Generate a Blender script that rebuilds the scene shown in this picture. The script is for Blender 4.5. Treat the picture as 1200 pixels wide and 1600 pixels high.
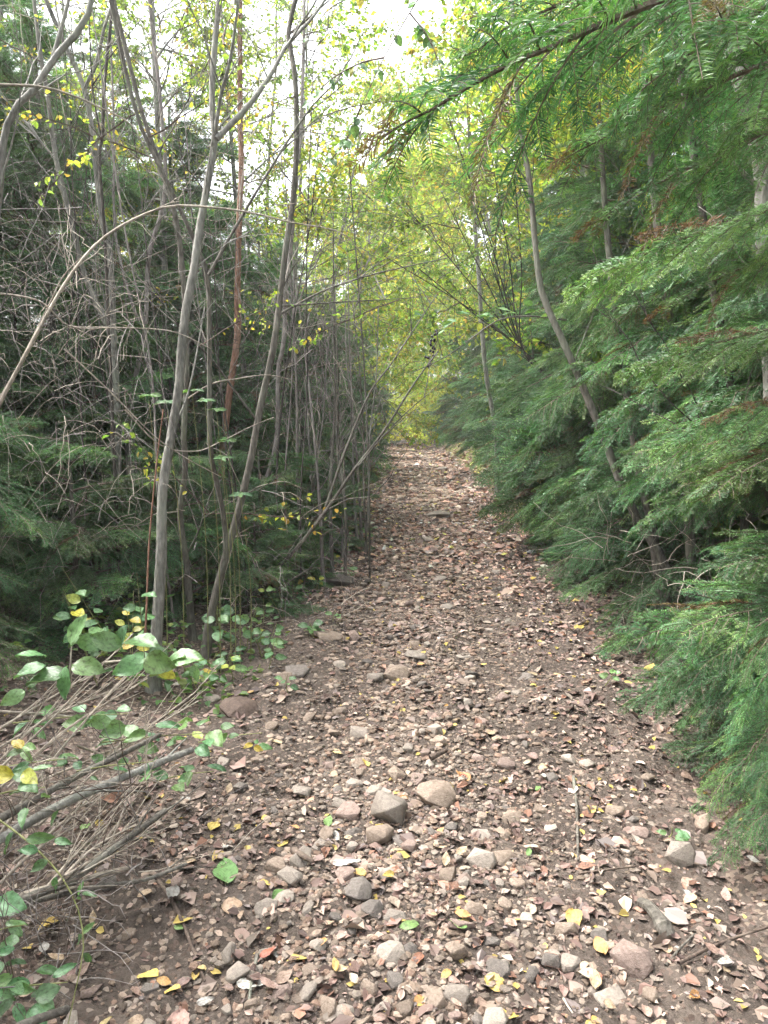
import bpy, math, random
import numpy as np
from mathutils import Vector, Matrix, noise

rnd = random.Random(7)
rng = np.random.default_rng(7)
R = math.radians
scene = bpy.context.scene
for o in list(bpy.data.objects):
    bpy.data.objects.remove(o, do_unlink=True)
COL = scene.collection

# ------------------------------------------------------------------ camera
CAM_H, PITCH, FPX = 1.6, R(7.8), 1164.0
cam_d = bpy.data.cameras.new('camera')
cam = bpy.data.objects.new('camera', cam_d)
COL.objects.link(cam)
cam.location = (0, 0, CAM_H)
cam.rotation_euler = (R(90) - PITCH, 0, 0)
cam_d.sensor_fit = 'VERTICAL'
cam_d.sensor_height = 24.0
cam_d.lens = 24.0 * FPX / 1600.0
cam_d.clip_start = 0.05
cam_d.clip_end = 600.0
scene.camera = cam

# ------------------------------------------------------------------ sky, sun, exposure
SUN_EL, SUN_AZ = R(56), R(-72)          # azimuth from +Y towards +X
world = bpy.data.worlds.new('World')
scene.world = world
world.use_nodes = True
nt = world.node_tree
nt.nodes.clear()
sky = nt.nodes.new('ShaderNodeTexSky')
sky.sky_type = 'NISHITA'
sky.sun_disc = False
sky.sun_elevation = SUN_EL
sky.sun_rotation = SUN_AZ
sky.air_density = 1.0
sky.dust_density = 6.0
hs = nt.nodes.new('ShaderNodeHueSaturation')
hs.inputs['Saturation'].default_value = 0.26      # high white overcast
bg = nt.nodes.new('ShaderNodeBackground')
bg.inputs['Strength'].default_value = 0.15
wo = nt.nodes.new('ShaderNodeOutputWorld')
nt.links.new(sky.outputs[0], hs.inputs['Color'])
nt.links.new(hs.outputs[0], bg.inputs['Color'])
nt.links.new(bg.outputs[0], wo.inputs['Surface'])
sun_d = bpy.data.lights.new('sun', 'SUN')
sun_d.energy = 1.2
sun_d.angle = R(30)
sun_d.color = (1.0, 0.98, 0.95)
sun = bpy.data.objects.new('sun', sun_d)
COL.objects.link(sun)
sd = Vector((math.sin(SUN_AZ) * math.cos(SUN_EL), math.cos(SUN_AZ) * math.cos(SUN_EL), math.sin(SUN_EL)))
sun.rotation_euler = sd.to_track_quat('Z', 'Y').to_euler()
sun.location = sd * 60
scene.view_settings.view_transform = 'Standard'
scene.view_settings.look = 'None'
scene.view_settings.gamma = 1.0
scene.view_settings.use_curve_mapping = False
scene.view_settings.exposure = 2.6
cy = scene.cycles
cy.max_bounces = 5
cy.diffuse_bounces = 3
cy.glossy_bounces = 2
cy.transmission_bounces = 4
cy.transparent_max_bounces = 4
cy.volume_bounces = 0
cy.caustics_reflective = False
cy.caustics_refractive = False
cy.use_adaptive_sampling = True
cy.adaptive_threshold = 0.035
cy.use_denoising = True
cy.denoiser = 'OPENIMAGEDENOISE'
cy.denoising_prefilter = 'NONE'
cy.sample_clamp_indirect = 6.0

# ------------------------------------------------------------------ helpers
def P(px, py, Y):
    """the point of the place that shows at photo pixel px,py and lies Y metres ahead"""
    dx, dy = (px - 600.0) / FPX, (800.0 - py) / FPX
    d = Vector((dx, dy * math.sin(PITCH) + math.cos(PITCH), dy * math.cos(PITCH) - math.sin(PITCH)))
    return Vector((0, 0, CAM_H)) + d * (Y / d.y)

def sstep(a, b, x):
    t = np.clip((np.asarray(x, float) - a) / (b - a), 0, 1)
    return t * t * (3 - 2 * t)

def path_x(y):
    y = np.asarray(y, float)
    return np.interp(y, [-8, 0, 2, 4, 8, 12, 20, 30, 36, 45], [0.0, 0.02, 0.06, 0.22, 0.5, 0.78, 1.05, 1.1, 0.9, -0.6])

_g = [rng.uniform(-1, 1, (256, 256)) for _ in range(4)]
def vnoise(x, y, f, k=0):
    x = np.asarray(x, float) * f + 37.1; y = np.asarray(y, float) * f + 91.7
    xi = np.floor(x).astype(int); yi = np.floor(y).astype(int)
    u = x - xi; v = y - yi
    u = u * u * (3 - 2 * u); v = v * v * (3 - 2 * v)
    g = _g[k]
    a = g[xi % 256, yi % 256]; b = g[(xi + 1) % 256, yi % 256]
    c = g[xi % 256, (yi + 1) % 256]; d = g[(xi + 1) % 256, (yi + 1) % 256]
    return (a * (1 - u) + b * u) * (1 - v) + (c * (1 - u) + d * u) * v

def base_h(x, y):
    """height of the land, path included"""
    x = np.asarray(x, float); y = np.asarray(y, float)
    s = x - path_x(y)
    far = sstep(8, 13, y)
    h = far * 0.62 * sstep(0.95, 2.0, s)                       # earth bank on the right
    h = h + 0.16 * sstep(1.2, 2.6, s) * (1 - far)
    h = h + 0.10 * sstep(1.0, 2.4, -s) + far * 0.25 * sstep(1.1, 2.4, -s)
    h = h - 0.05 * np.exp(-((np.abs(s) - 0.42) / 0.22) ** 2) * sstep(1.5, 4, y) * (1 - 0.4 * far)  # wheel ruts
    h = h + 0.05 * vnoise(x, y, 0.8) + 0.022 * vnoise(x, y, 2.7, 1)
    h = h + 0.25 * vnoise(x, y, 0.12, 2) * sstep(4, 14, np.abs(s))
    return h

def ground_z(x, y):
    return float(base_h(x, y))

class MB:
    """collects vertices and faces of one mesh"""
    def __init__(self):
        self.v = []; self.f = []; self.m = []; self.c = []; self.n = 0
    def add(self, v, f, mat=0, col=None):
        v = np.asarray(v, float).reshape(-1, 3); f = np.asarray(f, int)
        self.v.append(v); self.f.append(f + self.n); self.m.append(np.full(len(f), mat, int))
        if col is None: col = np.ones((len(v), 3))
        self.c.append(np.broadcast_to(np.asarray(col, float), (len(v), 3)))
        self.n += len(v)
    def mesh(self, name, mats, smooth=False, smooth_mats=None):
        me = bpy.data.meshes.new(name)
        V = np.concatenate(self.v)
        me.vertices.add(len(V)); me.vertices.foreach_set('co', V.ravel())
        loops = np.concatenate([f.ravel() for f in self.f])
        sizes = np.concatenate([np.full(len(f), f.shape[1], int) for f in self.f])
        starts = np.concatenate([[0], np.cumsum(sizes)[:-1]])
        me.loops.add(len(loops)); me.loops.foreach_set('vertex_index', loops.astype(np.int32))
        me.polygons.add(len(sizes)); me.polygons.foreach_set('loop_start', starts.astype(np.int32))
        mi = np.concatenate(self.m)
        me.polygons.foreach_set('material_index', mi.astype(np.int32))
        if smooth_mats is not None:
            me.polygons.foreach_set('use_smooth', np.isin(mi, smooth_mats))
        else:
            me.polygons.foreach_set('use_smooth', np.full(len(sizes), smooth, bool))
        at = me.color_attributes.new('col', 'FLOAT_COLOR', 'POINT')
        C = np.concatenate(self.c)
        at.data.foreach_set('color', np.hstack([C, np.ones((len(C), 1))]).astype(np.float32).ravel())
        for m in mats: me.materials.append(m)
        me.update(calc_edges=True)
        return me

def smooth_path(pts, n):
    pts = np.array([tuple(p) for p in pts], float)
    if len(pts) == 2:
        t = np.linspace(0, 1, n)[:, None]
        return pts[0] * (1 - t) + pts[1] * t
    ext = np.vstack([2 * pts[0] - pts[1], pts, 2 * pts[-1] - pts[-2]])
    seg = np.linalg.norm(np.diff(pts, axis=0), axis=1)
    cum = np.concatenate([[0], np.cumsum(seg)])
    out = []
    for s in np.linspace(0, cum[-1], n):
        i = min(np.searchsorted(cum, s, side='right') - 1, len(pts) - 2); i = max(i, 0)
        t = (s - cum[i]) / max(seg[i], 1e-9)
        p0, p1, p2, p3 = ext[i], ext[i + 1], ext[i + 2], ext[i + 3]
        out.append(0.5 * ((2 * p1) + (-p0 + p2) * t + (2 * p0 - 5 * p1 + 4 * p2 - p3) * t * t + (-p0 + 3 * p1 - 3 * p2 + p3) * t ** 3))
    return np.array(out)

def tube(mb, path, r0, r1, sides=8, mat=0, knob=0.0, col=None, power=1.0, flare=0.0):
    path = np.asarray(path, float); n = len(path)
    t = np.linspace(0, 1, n)
    rad = r0 + (r1 - r0) * t ** power
    if flare: rad = rad * (1 + flare * np.exp(-t * 22))
    if knob: rad = rad * (1 + knob * rng.uniform(-1, 1, n))
    tan = np.gradient(path, axis=0); tan /= np.linalg.norm(tan, axis=1)[:, None] + 1e-12
    ref = np.array([0, 0, 1.0]) if abs(tan[0][2]) < 0.9 else np.array([1.0, 0, 0])
    a = np.cross(tan[0], ref); a /= np.linalg.norm(a)
    A = np.zeros((n, 3))
    for i in range(n):
        a = a - tan[i] * np.dot(a, tan[i]); a /= np.linalg.norm(a) + 1e-12
        A[i] = a
    B = np.cross(tan, A)
    th = np.linspace(0, 2 * math.pi, sides, endpoint=False)
    V = path[:, None, :] + rad[:, None, None] * (np.cos(th)[None, :, None] * A[:, None, :] + np.sin(th)[None, :, None] * B[:, None, :])
    V = V.reshape(-1, 3)
    i = np.arange(n - 1)[:, None] * sides; j = np.arange(sides)[None, :]; j2 = (j + 1) % sides
    F = np.stack([i + j, i + j2, i + sides + j2, i + sides + j], axis=-1).reshape(-1, 4)
    mb.add(V, F, mat, col)
    mb.add(path[-1:] + tan[-1:] * rad[-1], np.zeros((0, 3), int), mat, col)
    tip = mb.n - 1; b = tip - sides
    mb.f.append(np.array([[b + k, b + (k + 1) % sides, tip] for k in range(sides)])); mb.m.append(np.full(sides, mat, int))

def tag(o, label=None, cat=None, group=None, kind=None):
    if label: o['label'] = label
    if cat: o['category'] = cat
    if group: o['group'] = group
    if kind: o['kind'] = kind
    return o
def ob(name, me, parent=None, loc=(0, 0, 0)):
    o = bpy.data.objects.new(name, me); COL.objects.link(o)
    o.location = loc
    if parent is not None: o.parent = parent
    return o
def empty(name, loc):
    o = bpy.data.objects.new(name, None); COL.objects.link(o)
    o.location = loc; o.empty_display_size = 0.1
    return o
def orient(o, loc, xdir, up=(0, 0, 1), scale=(1, 1, 1), roll=0.0):
    x = Vector(xdir).normalized(); u = Vector(up)
    y = u.cross(x)
    if y.length < 1e-4: y = Vector((0, 1, 0))
    y.normalize(); z = x.cross(y)
    m = Matrix((x, y, z)).transposed().to_4x4()
    if roll: m = m @ Matrix.Rotation(roll, 4, 'X')
    if not hasattr(scale, '__len__'): scale = (scale,) * 3
    m = m @ Matrix.Diagonal((*scale, 1))
    m.translation = Vector(loc)
    o.matrix_basis = m

# ------------------------------------------------------------------ materials
def new_mat(name):
    m = bpy.data.materials.new(name); m.use_nodes = True
    n = m.node_tree; n.nodes.clear()
    out = n.nodes.new('ShaderNodeOutputMaterial')
    return m, n, out
def N(n, t, **kw):
    x = n.nodes.new(t)
    for k, v in kw.items(): setattr(x, k, v)
    return x
def mixc(n, blend='MIX'):
    x = n.nodes.new('ShaderNodeMix'); x.data_type = 'RGBA'; x.blend_type = blend
    return x                                           # inputs 0 factor, 6 A, 7 B, output 2
def ramp(n, stops):
    x = n.nodes.new('ShaderNodeValToRGB'); e = x.color_ramp.elements
    while len(e) < len(stops): e.new(0.5)
    for i, (p, c) in enumerate(stops):
        e[i].position = p; e[i].color = (*c, 1) if len(c) == 3 else c
    return x

def leaf_material(name, tint=(1, 1, 1), trans=0.35, rough=0.45, spec=0.4, vary=0.3, hue=0.03, vein=False, attr=True, trans_tint=(1.2, 1.25, 0.6)):
    m, n, out = new_mat(name)
    L = n.links.new
    a = N(n, 'ShaderNodeAttribute', attribute_name='col')
    oi = N(n, 'ShaderNodeObjectInfo')
    mr = N(n, 'ShaderNodeMapRange'); L(oi.outputs['Random'], mr.inputs[0])
    mr.inputs[3].default_value = 1 - vary; mr.inputs[4].default_value = 1 + vary
    hsv = N(n, 'ShaderNodeHueSaturation'); L(mr.outputs[0], hsv.inputs['Value'])
    mh = N(n, 'ShaderNodeMapRange'); L(oi.outputs['Random'], mh.inputs[0])
    mul = N(n, 'ShaderNodeMath', operation='MULTIPLY'); L(oi.outputs['Random'], mul.inputs[0]); mul.inputs[1].default_value = 7.31
    fr = N(n, 'ShaderNodeMath', operation='FRACT'); L(mul.outputs[0], fr.inputs[0]); L(fr.outputs[0], mh.inputs[0])
    mh.inputs[3].default_value = 0.5 - hue; mh.inputs[4].default_value = 0.5 + hue
    L(mh.outputs[0], hsv.inputs['Hue'])
    t = mixc(n, 'MULTIPLY'); t.inputs[0].default_value = 1; t.inputs[7].default_value = (*tint, 1)
    L(a.outputs['Color'], t.inputs[6]); L(t.outputs[2], hsv.inputs['Color'])
    b = N(n, 'ShaderNodeBsdfPrincipled')
    b.inputs['Roughness'].default_value = rough; b.inputs['Specular IOR Level'].default_value = spec
    L(hsv.outputs[0], b.inputs['Base Color'])
    colout = hsv.outputs[0]
    if vein:
        uv = N(n, 'ShaderNodeTexCoord')
        sx = N(n, 'ShaderNodeSeparateXYZ'); L(uv.outputs['Generated'], sx.inputs[0])
        ab = N(n, 'ShaderNodeMath', operation='SUBTRACT'); L(sx.outputs['Y'], ab.inputs[0]); ab.inputs[1].default_value = 0.5
        ab2 = N(n, 'ShaderNodeMath', operation='ABSOLUTE'); L(ab.outputs[0], ab2.inputs[0])
        su = N(n, 'ShaderNodeMath', operation='MULTIPLY_ADD'); L(ab2.outputs[0], su.inputs[0]); su.inputs[1].default_value = -0.75; L(sx.outputs['X'], su.inputs[2])
        fq = N(n, 'ShaderNodeMath', operation='MULTIPLY'); L(su.outputs[0], fq.inputs[0]); fq.inputs[1].default_value = 62.0
        si = N(n, 'ShaderNodeMath', operation='SINE'); L(fq.outputs[0], si.inputs[0])
        bp = N(n, 'ShaderNodeBump'); bp.inputs['Strength'].default_value = 0.12; bp.inputs['Distance'].default_value = 0.004
        L(si.outputs[0], bp.inputs['Height']); L(bp.outputs[0], b.inputs['Normal'])
        rp = ramp(n, [(0.0, (1, 1, 1)), (0.82, (1, 1, 1)), (0.97, (1.15, 1.13, 1.1))]); L(si.outputs[0], rp.inputs[0])
        mv = mixc(n, 'MULTIPLY'); mv.inputs[0].default_value = 0.35; L(hsv.outputs[0], mv.inputs[6]); L(rp.outputs[0], mv.inputs[7])
        nz = N(n, 'ShaderNodeTexNoise'); nz.inputs['Scale'].default_value = 6; L(uv.outputs['Generated'], nz.inputs['Vector'])
        rp2 = ramp(n, [(0.28, (0.5, 0.42, 0.35)), (0.45, (0.9, 0.88, 0.85)), (0.7, (1.2, 1.2, 1.2))]); L(nz.outputs[0], rp2.inputs[0])
        mv2 = mixc(n, 'MULTIPLY'); mv2.inputs[0].default_value = 1; L(mv.outputs[2], mv2.inputs[6]); L(rp2.outputs[0], mv2.inputs[7])
        colout = mv2.outputs[2]; L(colout, b.inputs['Base Color'])
    if trans > 0:
        tr = N(n, 'ShaderNodeBsdfTranslucent')
        tc = mixc(n, 'MULTIPLY'); tc.inputs[0].default_value = 1; tc.inputs[7].default_value = (*trans_tint, 1)
        L(colout, tc.inputs[6]); L(tc.outputs[2], tr.inputs['Color'])
        mx = N(n, 'ShaderNodeMixShader'); mx.inputs[0].default_value = trans
        L(b.outputs[0], mx.inputs[1]); L(tr.outputs[0], mx.inputs[2]); L(mx.outputs[0], out.inputs[0])
    else:
        L(b.outputs[0], out.inputs[0])
    return m

def bark_material(name, dark, mid, light, scale=9.0, stretch=0.25, rough=0.85, lichen=None, bump=0.4):
    m, n, out = new_mat(name); L = n.links.new
    tc = N(n, 'ShaderNodeTexCoord')
    mp = N(n, 'ShaderNodeMapping'); mp.inputs['Scale'].default_value = (1, 1, stretch); L(tc.outputs['Object'], mp.inputs[0])
    nz = N(n, 'ShaderNodeTexNoise'); nz.inputs['Scale'].default_value = scale; nz.inputs['Detail'].default_value = 6; nz.inputs['Roughness'].default_value = 0.65
    L(mp.outputs[0], nz.inputs['Vector'])
    rp = ramp(n, [(0.3, dark), (0.5, mid), (0.72, light)]); L(nz.outputs[0], rp.inputs[0])
    col = rp.outputs[0]
    nf = N(n, 'ShaderNodeTexNoise'); nf.inputs['Scale'].default_value = scale * 8; nf.inputs['Detail'].default_value = 4
    L(mp.outputs[0], nf.inputs['Vector'])
    rf = ramp(n, [(0.3, (0.7, 0.7, 0.7)), (0.7, (1.25, 1.25, 1.25))]); L(nf.outputs[0], rf.inputs[0])
    mm = mixc(n, 'MULTIPLY'); mm.inputs[0].default_value = 1; L(col, mm.inputs[6]); L(rf.outputs[0], mm.inputs[7]); col = mm.outputs[2]
    if lichen:
        n2 = N(n, 'ShaderNodeTexNoise'); n2.inputs['Scale'].default_value = 3.2; n2.inputs['Detail'].default_value = 5; L(tc.outputs['Object'], n2.inputs['Vector'])
        r2 = ramp(n, [(0.5, (0, 0, 0)), (0.66, (1, 1, 1))]); L(n2.outputs[0], r2.inputs[0])
        ml = mixc(n); L(r2.outputs[0], ml.inputs[0]); L(col, ml.inputs[6]); ml.inputs[7].default_value = (*lichen, 1); col = ml.outputs[2]
    b = N(n, 'ShaderNodeBsdfPrincipled'); b.inputs['Roughness'].default_value = rough; b.inputs['Specular IOR Level'].default_value = 0.25
    L(col, b.inputs['Base Color'])
    bp = N(n, 'ShaderNodeBump'); bp.inputs['Strength'].default_value = bump; bp.inputs['Distance'].default_value = 0.01
    L(nf.outputs[0], bp.inputs['Height']); L(bp.outputs[0], b.inputs['Normal'])
    L(b.outputs[0], out.inputs[0])
    return m

def soil_material(name, litter=0.5, moss=False):
    m, n, out = new_mat(name); L = n.links.new
    tc = N(n, 'ShaderNodeTexCoord')
    n1 = N(n, 'ShaderNodeTexNoise'); n1.inputs['Scale'].default_value = 2.2; n1.inputs['Detail'].default_value = 8; n1.inputs['Roughness'].default_value = 0.7
    L(tc.outputs['Object'], n1.inputs['Vector'])
    r1 = ramp(n, [(0.3, (0.052, 0.041, 0.034)), (0.55, (0.1, 0.08, 0.066)), (0.75, (0.16, 0.13, 0.108))]); L(n1.outputs[0], r1.inputs[0])
    n2 = N(n, 'ShaderNodeTexNoise'); n2.inputs['Scale'].default_value = 45; n2.inputs['Detail'].default_value = 6; n2.inputs['Roughness'].default_value = 0.7
    L(tc.outputs['Object'], n2.inputs['Vector'])
    r2 = ramp(n, [(0.3, (0.6, 0.6, 0.6)), (0.7, (1.4, 1.4, 1.4))]); L(n2.outputs[0], r2.inputs[0])
    mm = mixc(n, 'MULTIPLY'); mm.inputs[0].default_value = 1; L(r1.outputs[0], mm.inputs[6]); L(r2.outputs[0], mm.inputs[7])
    col = mm.outputs[2]
    # fine leaf fragments and grit, voronoi cells of their own colours
    vo = N(n, 'ShaderNodeTexVoronoi'); vo.inputs['Scale'].default_value = 75; L(tc.outputs['Object'], vo.inputs['Vector'])
    sp = N(n, 'ShaderNodeSeparateColor'); L(vo.outputs['Color'], sp.inputs[0])
    rc = ramp(n, [(0.0, (0.06, 0.043, 0.034)), (0.3, (0.11, 0.08, 0.064)), (0.6, (0.16, 0.12, 0.098)), (0.85, (0.22, 0.172, 0.132)), (1.0, (0.28, 0.23, 0.19))]); L(sp.outputs[0], rc.inputs[0])
    gt = N(n, 'ShaderNodeMath', operation='LESS_THAN'); L(sp.outputs[1], gt.inputs[0]); gt.inputs[1].default_value = litter
    ml = mixc(n); L(gt.outputs[0], ml.inputs[0]); L(col, ml.inputs[6]); L(rc.outputs[0], ml.inputs[7]); col = ml.outputs[2]
    if moss:
        a = N(n, 'ShaderNodeAttribute', attribute_name='col')
        sa = N(n, 'ShaderNodeSeparateColor'); L(a.outputs['Color'], sa.inputs[0])
        nm = N(n, 'ShaderNodeTexNoise'); nm.inputs['Scale'].default_value = 3.0; nm.inputs['Detail'].default_value = 6; L(tc.outputs['Object'], nm.inputs['Vector'])
        ad = N(n, 'ShaderNodeMath', operation='ADD'); L(nm.outputs[0], ad.inputs[0]); L(sa.outputs[0], ad.inputs[1])
        rm = ramp(n, [(0.95, (0, 0, 0)), (1.2, (1, 1, 1))]); 
        dv = N(n, 'ShaderNodeMath', operation='MULTIPLY'); L(ad.outputs[0], dv.inputs[0]); dv.inputs[1].default_value = 0.8
        rm = ramp(n, [(0.72, (0, 0, 0)), (0.92, (1, 1, 1))]); L(dv.outputs[0], rm.inputs[0])
        mo = mixc(n); L(rm.outputs[0], mo.inputs[0]); L(col, mo.inputs[6]); mo.inputs[7].default_value = (0.19, 0.2, 0.07, 1); col = mo.outputs[2]
    b = N(n, 'ShaderNodeBsdfPrincipled'); b.inputs['Roughness'].default_value = 0.92; b.inputs['Specular IOR Level'].default_value = 0.15
    L(col, b.inputs['Base Color'])
    ad = N(n, 'ShaderNodeMath', operation='ADD'); L(n2.outputs[0], ad.inputs[0]); L(sp.outputs[2], ad.inputs[1])
    bp = N(n, 'ShaderNodeBump'); bp.inputs['Strength'].default_value = 0.8; bp.inputs['Distance'].default_value = 0.02
    L(ad.outputs[0], bp.inputs['Height']); L(bp.outputs[0], b.inputs['Normal'])
    L(b.outputs[0], out.inputs[0])
    return m

def stone_material(name, c0, c1, attr=False):
    m, n, out = new_mat(name); L = n.links.new
    tc = N(n, 'ShaderNodeTexCoord'); oi = N(n, 'ShaderNodeObjectInfo')
    ad = N(n, 'ShaderNodeVectorMath', operation='ADD'); L(tc.outputs['Object'], ad.inputs[0]); L(oi.outputs['Location'], ad.inputs[1])
    n1 = N(n, 'ShaderNodeTexNoise'); n1.inputs['Scale'].default_value = 5.0 if not attr else 30; n1.inputs['Detail'].default_value = 7; n1.inputs['Roughness'].default_value = 0.65
    L(ad.outputs[0], n1.inputs['Vector'])
    r1 = ramp(n, [(0.3, c0), (0.7, c1)]); L(n1.outputs[0], r1.inputs[0]); col = r1.outputs[0]
    if attr:
        a = N(n, 'ShaderNodeAttribute', attribute_name='col')
        mm = mixc(n, 'MULTIPLY'); mm.inputs[0].default_value = 1; L(col, mm.inputs[6]); L(a.outputs['Color'], mm.inputs[7]); col = mm.outputs[2]
    else:
        mr = N(n, 'ShaderNodeMapRange'); L(oi.outputs['Random'], mr.inputs[0]); mr.inputs[3].default_value = 0.75; mr.inputs[4].default_value = 1.2
        hv = N(n, 'ShaderNodeHueSaturation'); L(mr.outputs[0], hv.inputs['Value']); L(col, hv.inputs['Color']); col = hv.outputs[0]
    b = N(n, 'ShaderNodeBsdfPrincipled'); b.inputs['Roughness'].default_value = 0.8; b.inputs['Specular IOR Level'].default_value = 0.25
    L(col, b.inputs['Base Color'])
    bp = N(n, 'ShaderNodeBump'); bp.inputs['Strength'].default_value = 0.35; bp.inputs['Distance'].default_value = 0.02
    n2 = N(n, 'ShaderNodeTexNoise'); n2.inputs['Scale'].default_value = 14 if not attr else 120; n2.inputs['Detail'].default_value = 4; L(ad.outputs[0], n2.inputs['Vector'])
    L(n2.outputs[0], bp.inputs['Height']); L(bp.outputs[0], b.inputs['Normal'])
    L(b.outputs[0], out.inputs[0])
    return m

M_SOIL = soil_material('forest_soil', 0.55, True)
M_PATH = soil_material('path_soil', 0.24, True)
M_BARK = bark_material('bark_grey', (0.11, 0.105, 0.09), (0.2, 0.192, 0.168), (0.32, 0.31, 0.28), lichen=(0.25, 0.255, 0.21), bump=0.9)
M_BARK_D = bark_material('bark_dark', (0.035, 0.03, 0.027), (0.07, 0.06, 0.052), (0.13, 0.115, 0.1))
M_BARK_R = bark_material('bark_red', (0.14, 0.07, 0.045), (0.25, 0.14, 0.095), (0.33, 0.22, 0.17))
M_BARK_B = bark_material('bark_brown', (0.06, 0.053, 0.044), (0.12, 0.108, 0.09), (0.2, 0.182, 0.155), lichen=(0.17, 0.172, 0.135), bump=0.9)
M_DEAD = bark_material('dead_stem', (0.2, 0.17, 0.135), (0.33, 0.285, 0.23), (0.47, 0.42, 0.35), bump=0.2)
M_DEADG = bark_material('dead_stem_grey', (0.13, 0.115, 0.105), (0.22, 0.195, 0.18), (0.33, 0.3, 0.28), bump=0.2)
M_VINE = bark_material('green_stem', (0.13, 0.14, 0.045), (0.2, 0.21, 0.08), (0.28, 0.28, 0.13), bump=0.1, rough=0.5)
M_TWIG = bark_material('twig_brown', (0.06, 0.042, 0.032), (0.11, 0.082, 0.065), (0.18, 0.14, 0.11))
M_NEEDLE = leaf_material('needles', trans=0.3, rough=0.4, spec=0.4, vary=0.32, hue=0.022, trans_tint=(1.1, 1.3, 0.6))
M_LEAF = leaf_material('leaf', trans=0.55, rough=0.45, spec=0.4, vary=0.2, hue=0.02, trans_tint=(1.25, 1.25, 0.6))
M_BROAD = leaf_material('broad_leaf', trans=0.3, rough=0.38, spec=0.55, vary=0.25, hue=0.02, vein=True)
M_LITTER = leaf_material('litter_leaf', trans=0.0, rough=0.6, spec=0.35, vary=0.0, hue=0.0)
M_FALLEN = leaf_material('fallen_leaf', trans=0.0, rough=0.55, spec=0.4, vary=0.25, hue=0.015, vein=True)
M_PEB = stone_material('pebble', (0.14, 0.112, 0.09), (0.3, 0.25, 0.205), True)
STONE_MATS = {
    'pale grey': stone_material('stone_pale', (0.19, 0.16, 0.132), (0.33, 0.285, 0.24)),
    'brown': stone_material('stone_brown', (0.14, 0.105, 0.08), (0.29, 0.23, 0.18)),
    'reddish': stone_material('stone_red', (0.14, 0.1, 0.083), (0.29, 0.22, 0.185)),
    'earthy': stone_material('stone_earth', (0.07, 0.05, 0.04), (0.14, 0.1, 0.08)),
    'dark grey': stone_material('stone_dark', (0.09, 0.078, 0.068), (0.18, 0.155, 0.135)),
}
def flat_mat(name, c, rough):
    m, n, out = new_mat(name)
    b = N(n, 'ShaderNodeBsdfPrincipled'); b.inputs['Roughness'].default_value = rough
    nz = N(n, 'ShaderNodeTexNoise'); nz.inputs['Scale'].default_value = 60
    rp = ramp(n, [(0.3, tuple(k * 0.7 for k in c)), (0.7, tuple(k * 1.3 for k in c))])
    n.links.new(nz.outputs[0], rp.inputs[0]); n.links.new(rp.outputs[0], b.inputs['Base Color']); n.links.new(b.outputs[0], out.inputs[0])
    return m
M_BERRY = flat_mat('berry', (0.02, 0.012, 0.022), 0.25)

# ------------------------------------------------------------------ the land
def grid_mesh(name, xs, ys, zf, mat, colf=None, xoff=None):
    X, Y = np.meshgrid(xs, ys)
    if xoff is not None: X = X + xoff(Y)
    Z = zf(X, Y)
    nx, ny = len(xs), len(ys)
    V = np.stack([X, Y, Z], -1).reshape(-1, 3)
    i = np.arange(ny - 1)[:, None] * nx; j = np.arange(nx - 1)[None, :]
    F = np.stack([i + j, i + j + 1, i + nx + j + 1, i + nx + j], -1).reshape(-1, 4)
    mb = MB(); mb.add(V, F, 0, None if colf is None else colf(V[:, 0], V[:, 1]))
    return mb.mesh(name, [mat], smooth=True)

def moss_mask(x, y):
    s = x - path_x(y)
    m = sstep(1.0, 1.35, s) * (1 - sstep(2.2, 3.0, s)) * sstep(7.5, 10, y) * (1 - sstep(26, 34, y)) * 0.8
    m = m + 0.4 * sstep(1.2, 1.5, -s) * (1 - sstep(2.2, 2.8, -s)) * sstep(9, 12, y)
    return np.stack([m, m * 0, m * 0], -1)

def spread(a, b, n, p):
    t = np.linspace(-1, 1, n); t = np.sign(t) * np.abs(t) ** p
    return np.where(t < 0, -a * -t, b * t) if False else t * ((b - a) / 2) + (a + b) / 2
gx = spread(-90, 90, 241, 3.2)
gy = np.concatenate([np.linspace(-12, 1.2, 20), np.linspace(1.25, 8, 190), 8 + 132 * np.linspace(0.004, 1, 150) ** 2.0])
def ground_h(x, y):
    s = np.abs(x - path_x(y))
    clod = 0.018 * vnoise(x, y, 9, 3) * (1 - sstep(8, 12, y)) + 0.01 * vnoise(x, y, 21, 1) * (1 - sstep(5, 9, y))
    return base_h(x, y) - 0.035 * (1 - sstep(0.95, 1.3, s)) + clod
tag(ob('ground', grid_mesh('ground', gx, gy, ground_h, M_SOIL, moss_mask)), 'brown forest floor of soil and leaf mould under the trees', kind='structure')
px_s = np.linspace(-1.45, 1.45, 130)
py_s = np.concatenate([np.linspace(-4, 1.2, 16), np.linspace(1.23, 7, 250), 7 + 33 * np.linspace(0.003, 1, 170) ** 1.5])
def path_h(x, y):
    s = np.abs(x - path_x(y)) + 0.12 * vnoise(x, y, 1.3, 2)
    clod = 0.020 * vnoise(x, y, 8, 3) + 0.012 * vnoise(x, y, 19, 1) + 0.006 * vnoise(x, y, 47, 2)
    return base_h(x, y) + clod * (1 - sstep(9, 14, y) * 0.6) + 0.006 - 0.09 * sstep(1.0, 1.4, s)
tag(ob('path', grid_mesh('path', px_s, py_s, path_h, M_PATH, moss_mask, path_x)), 'stony brown earth path strewn with fallen leaves', kind='structure')
def surf(x, y):
    s = np.abs(np.asarray(x) - path_x(y))
    return np.where(s < 1.3, np.maximum(path_h(x, y), ground_h(x, y)), ground_h(x, y))

# ------------------------------------------------------------------ foliage meshes shared by boughs and branches
def unit(v):
    return v / (np.linalg.norm(v, axis=-1, keepdims=True) + 1e-12)

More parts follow.
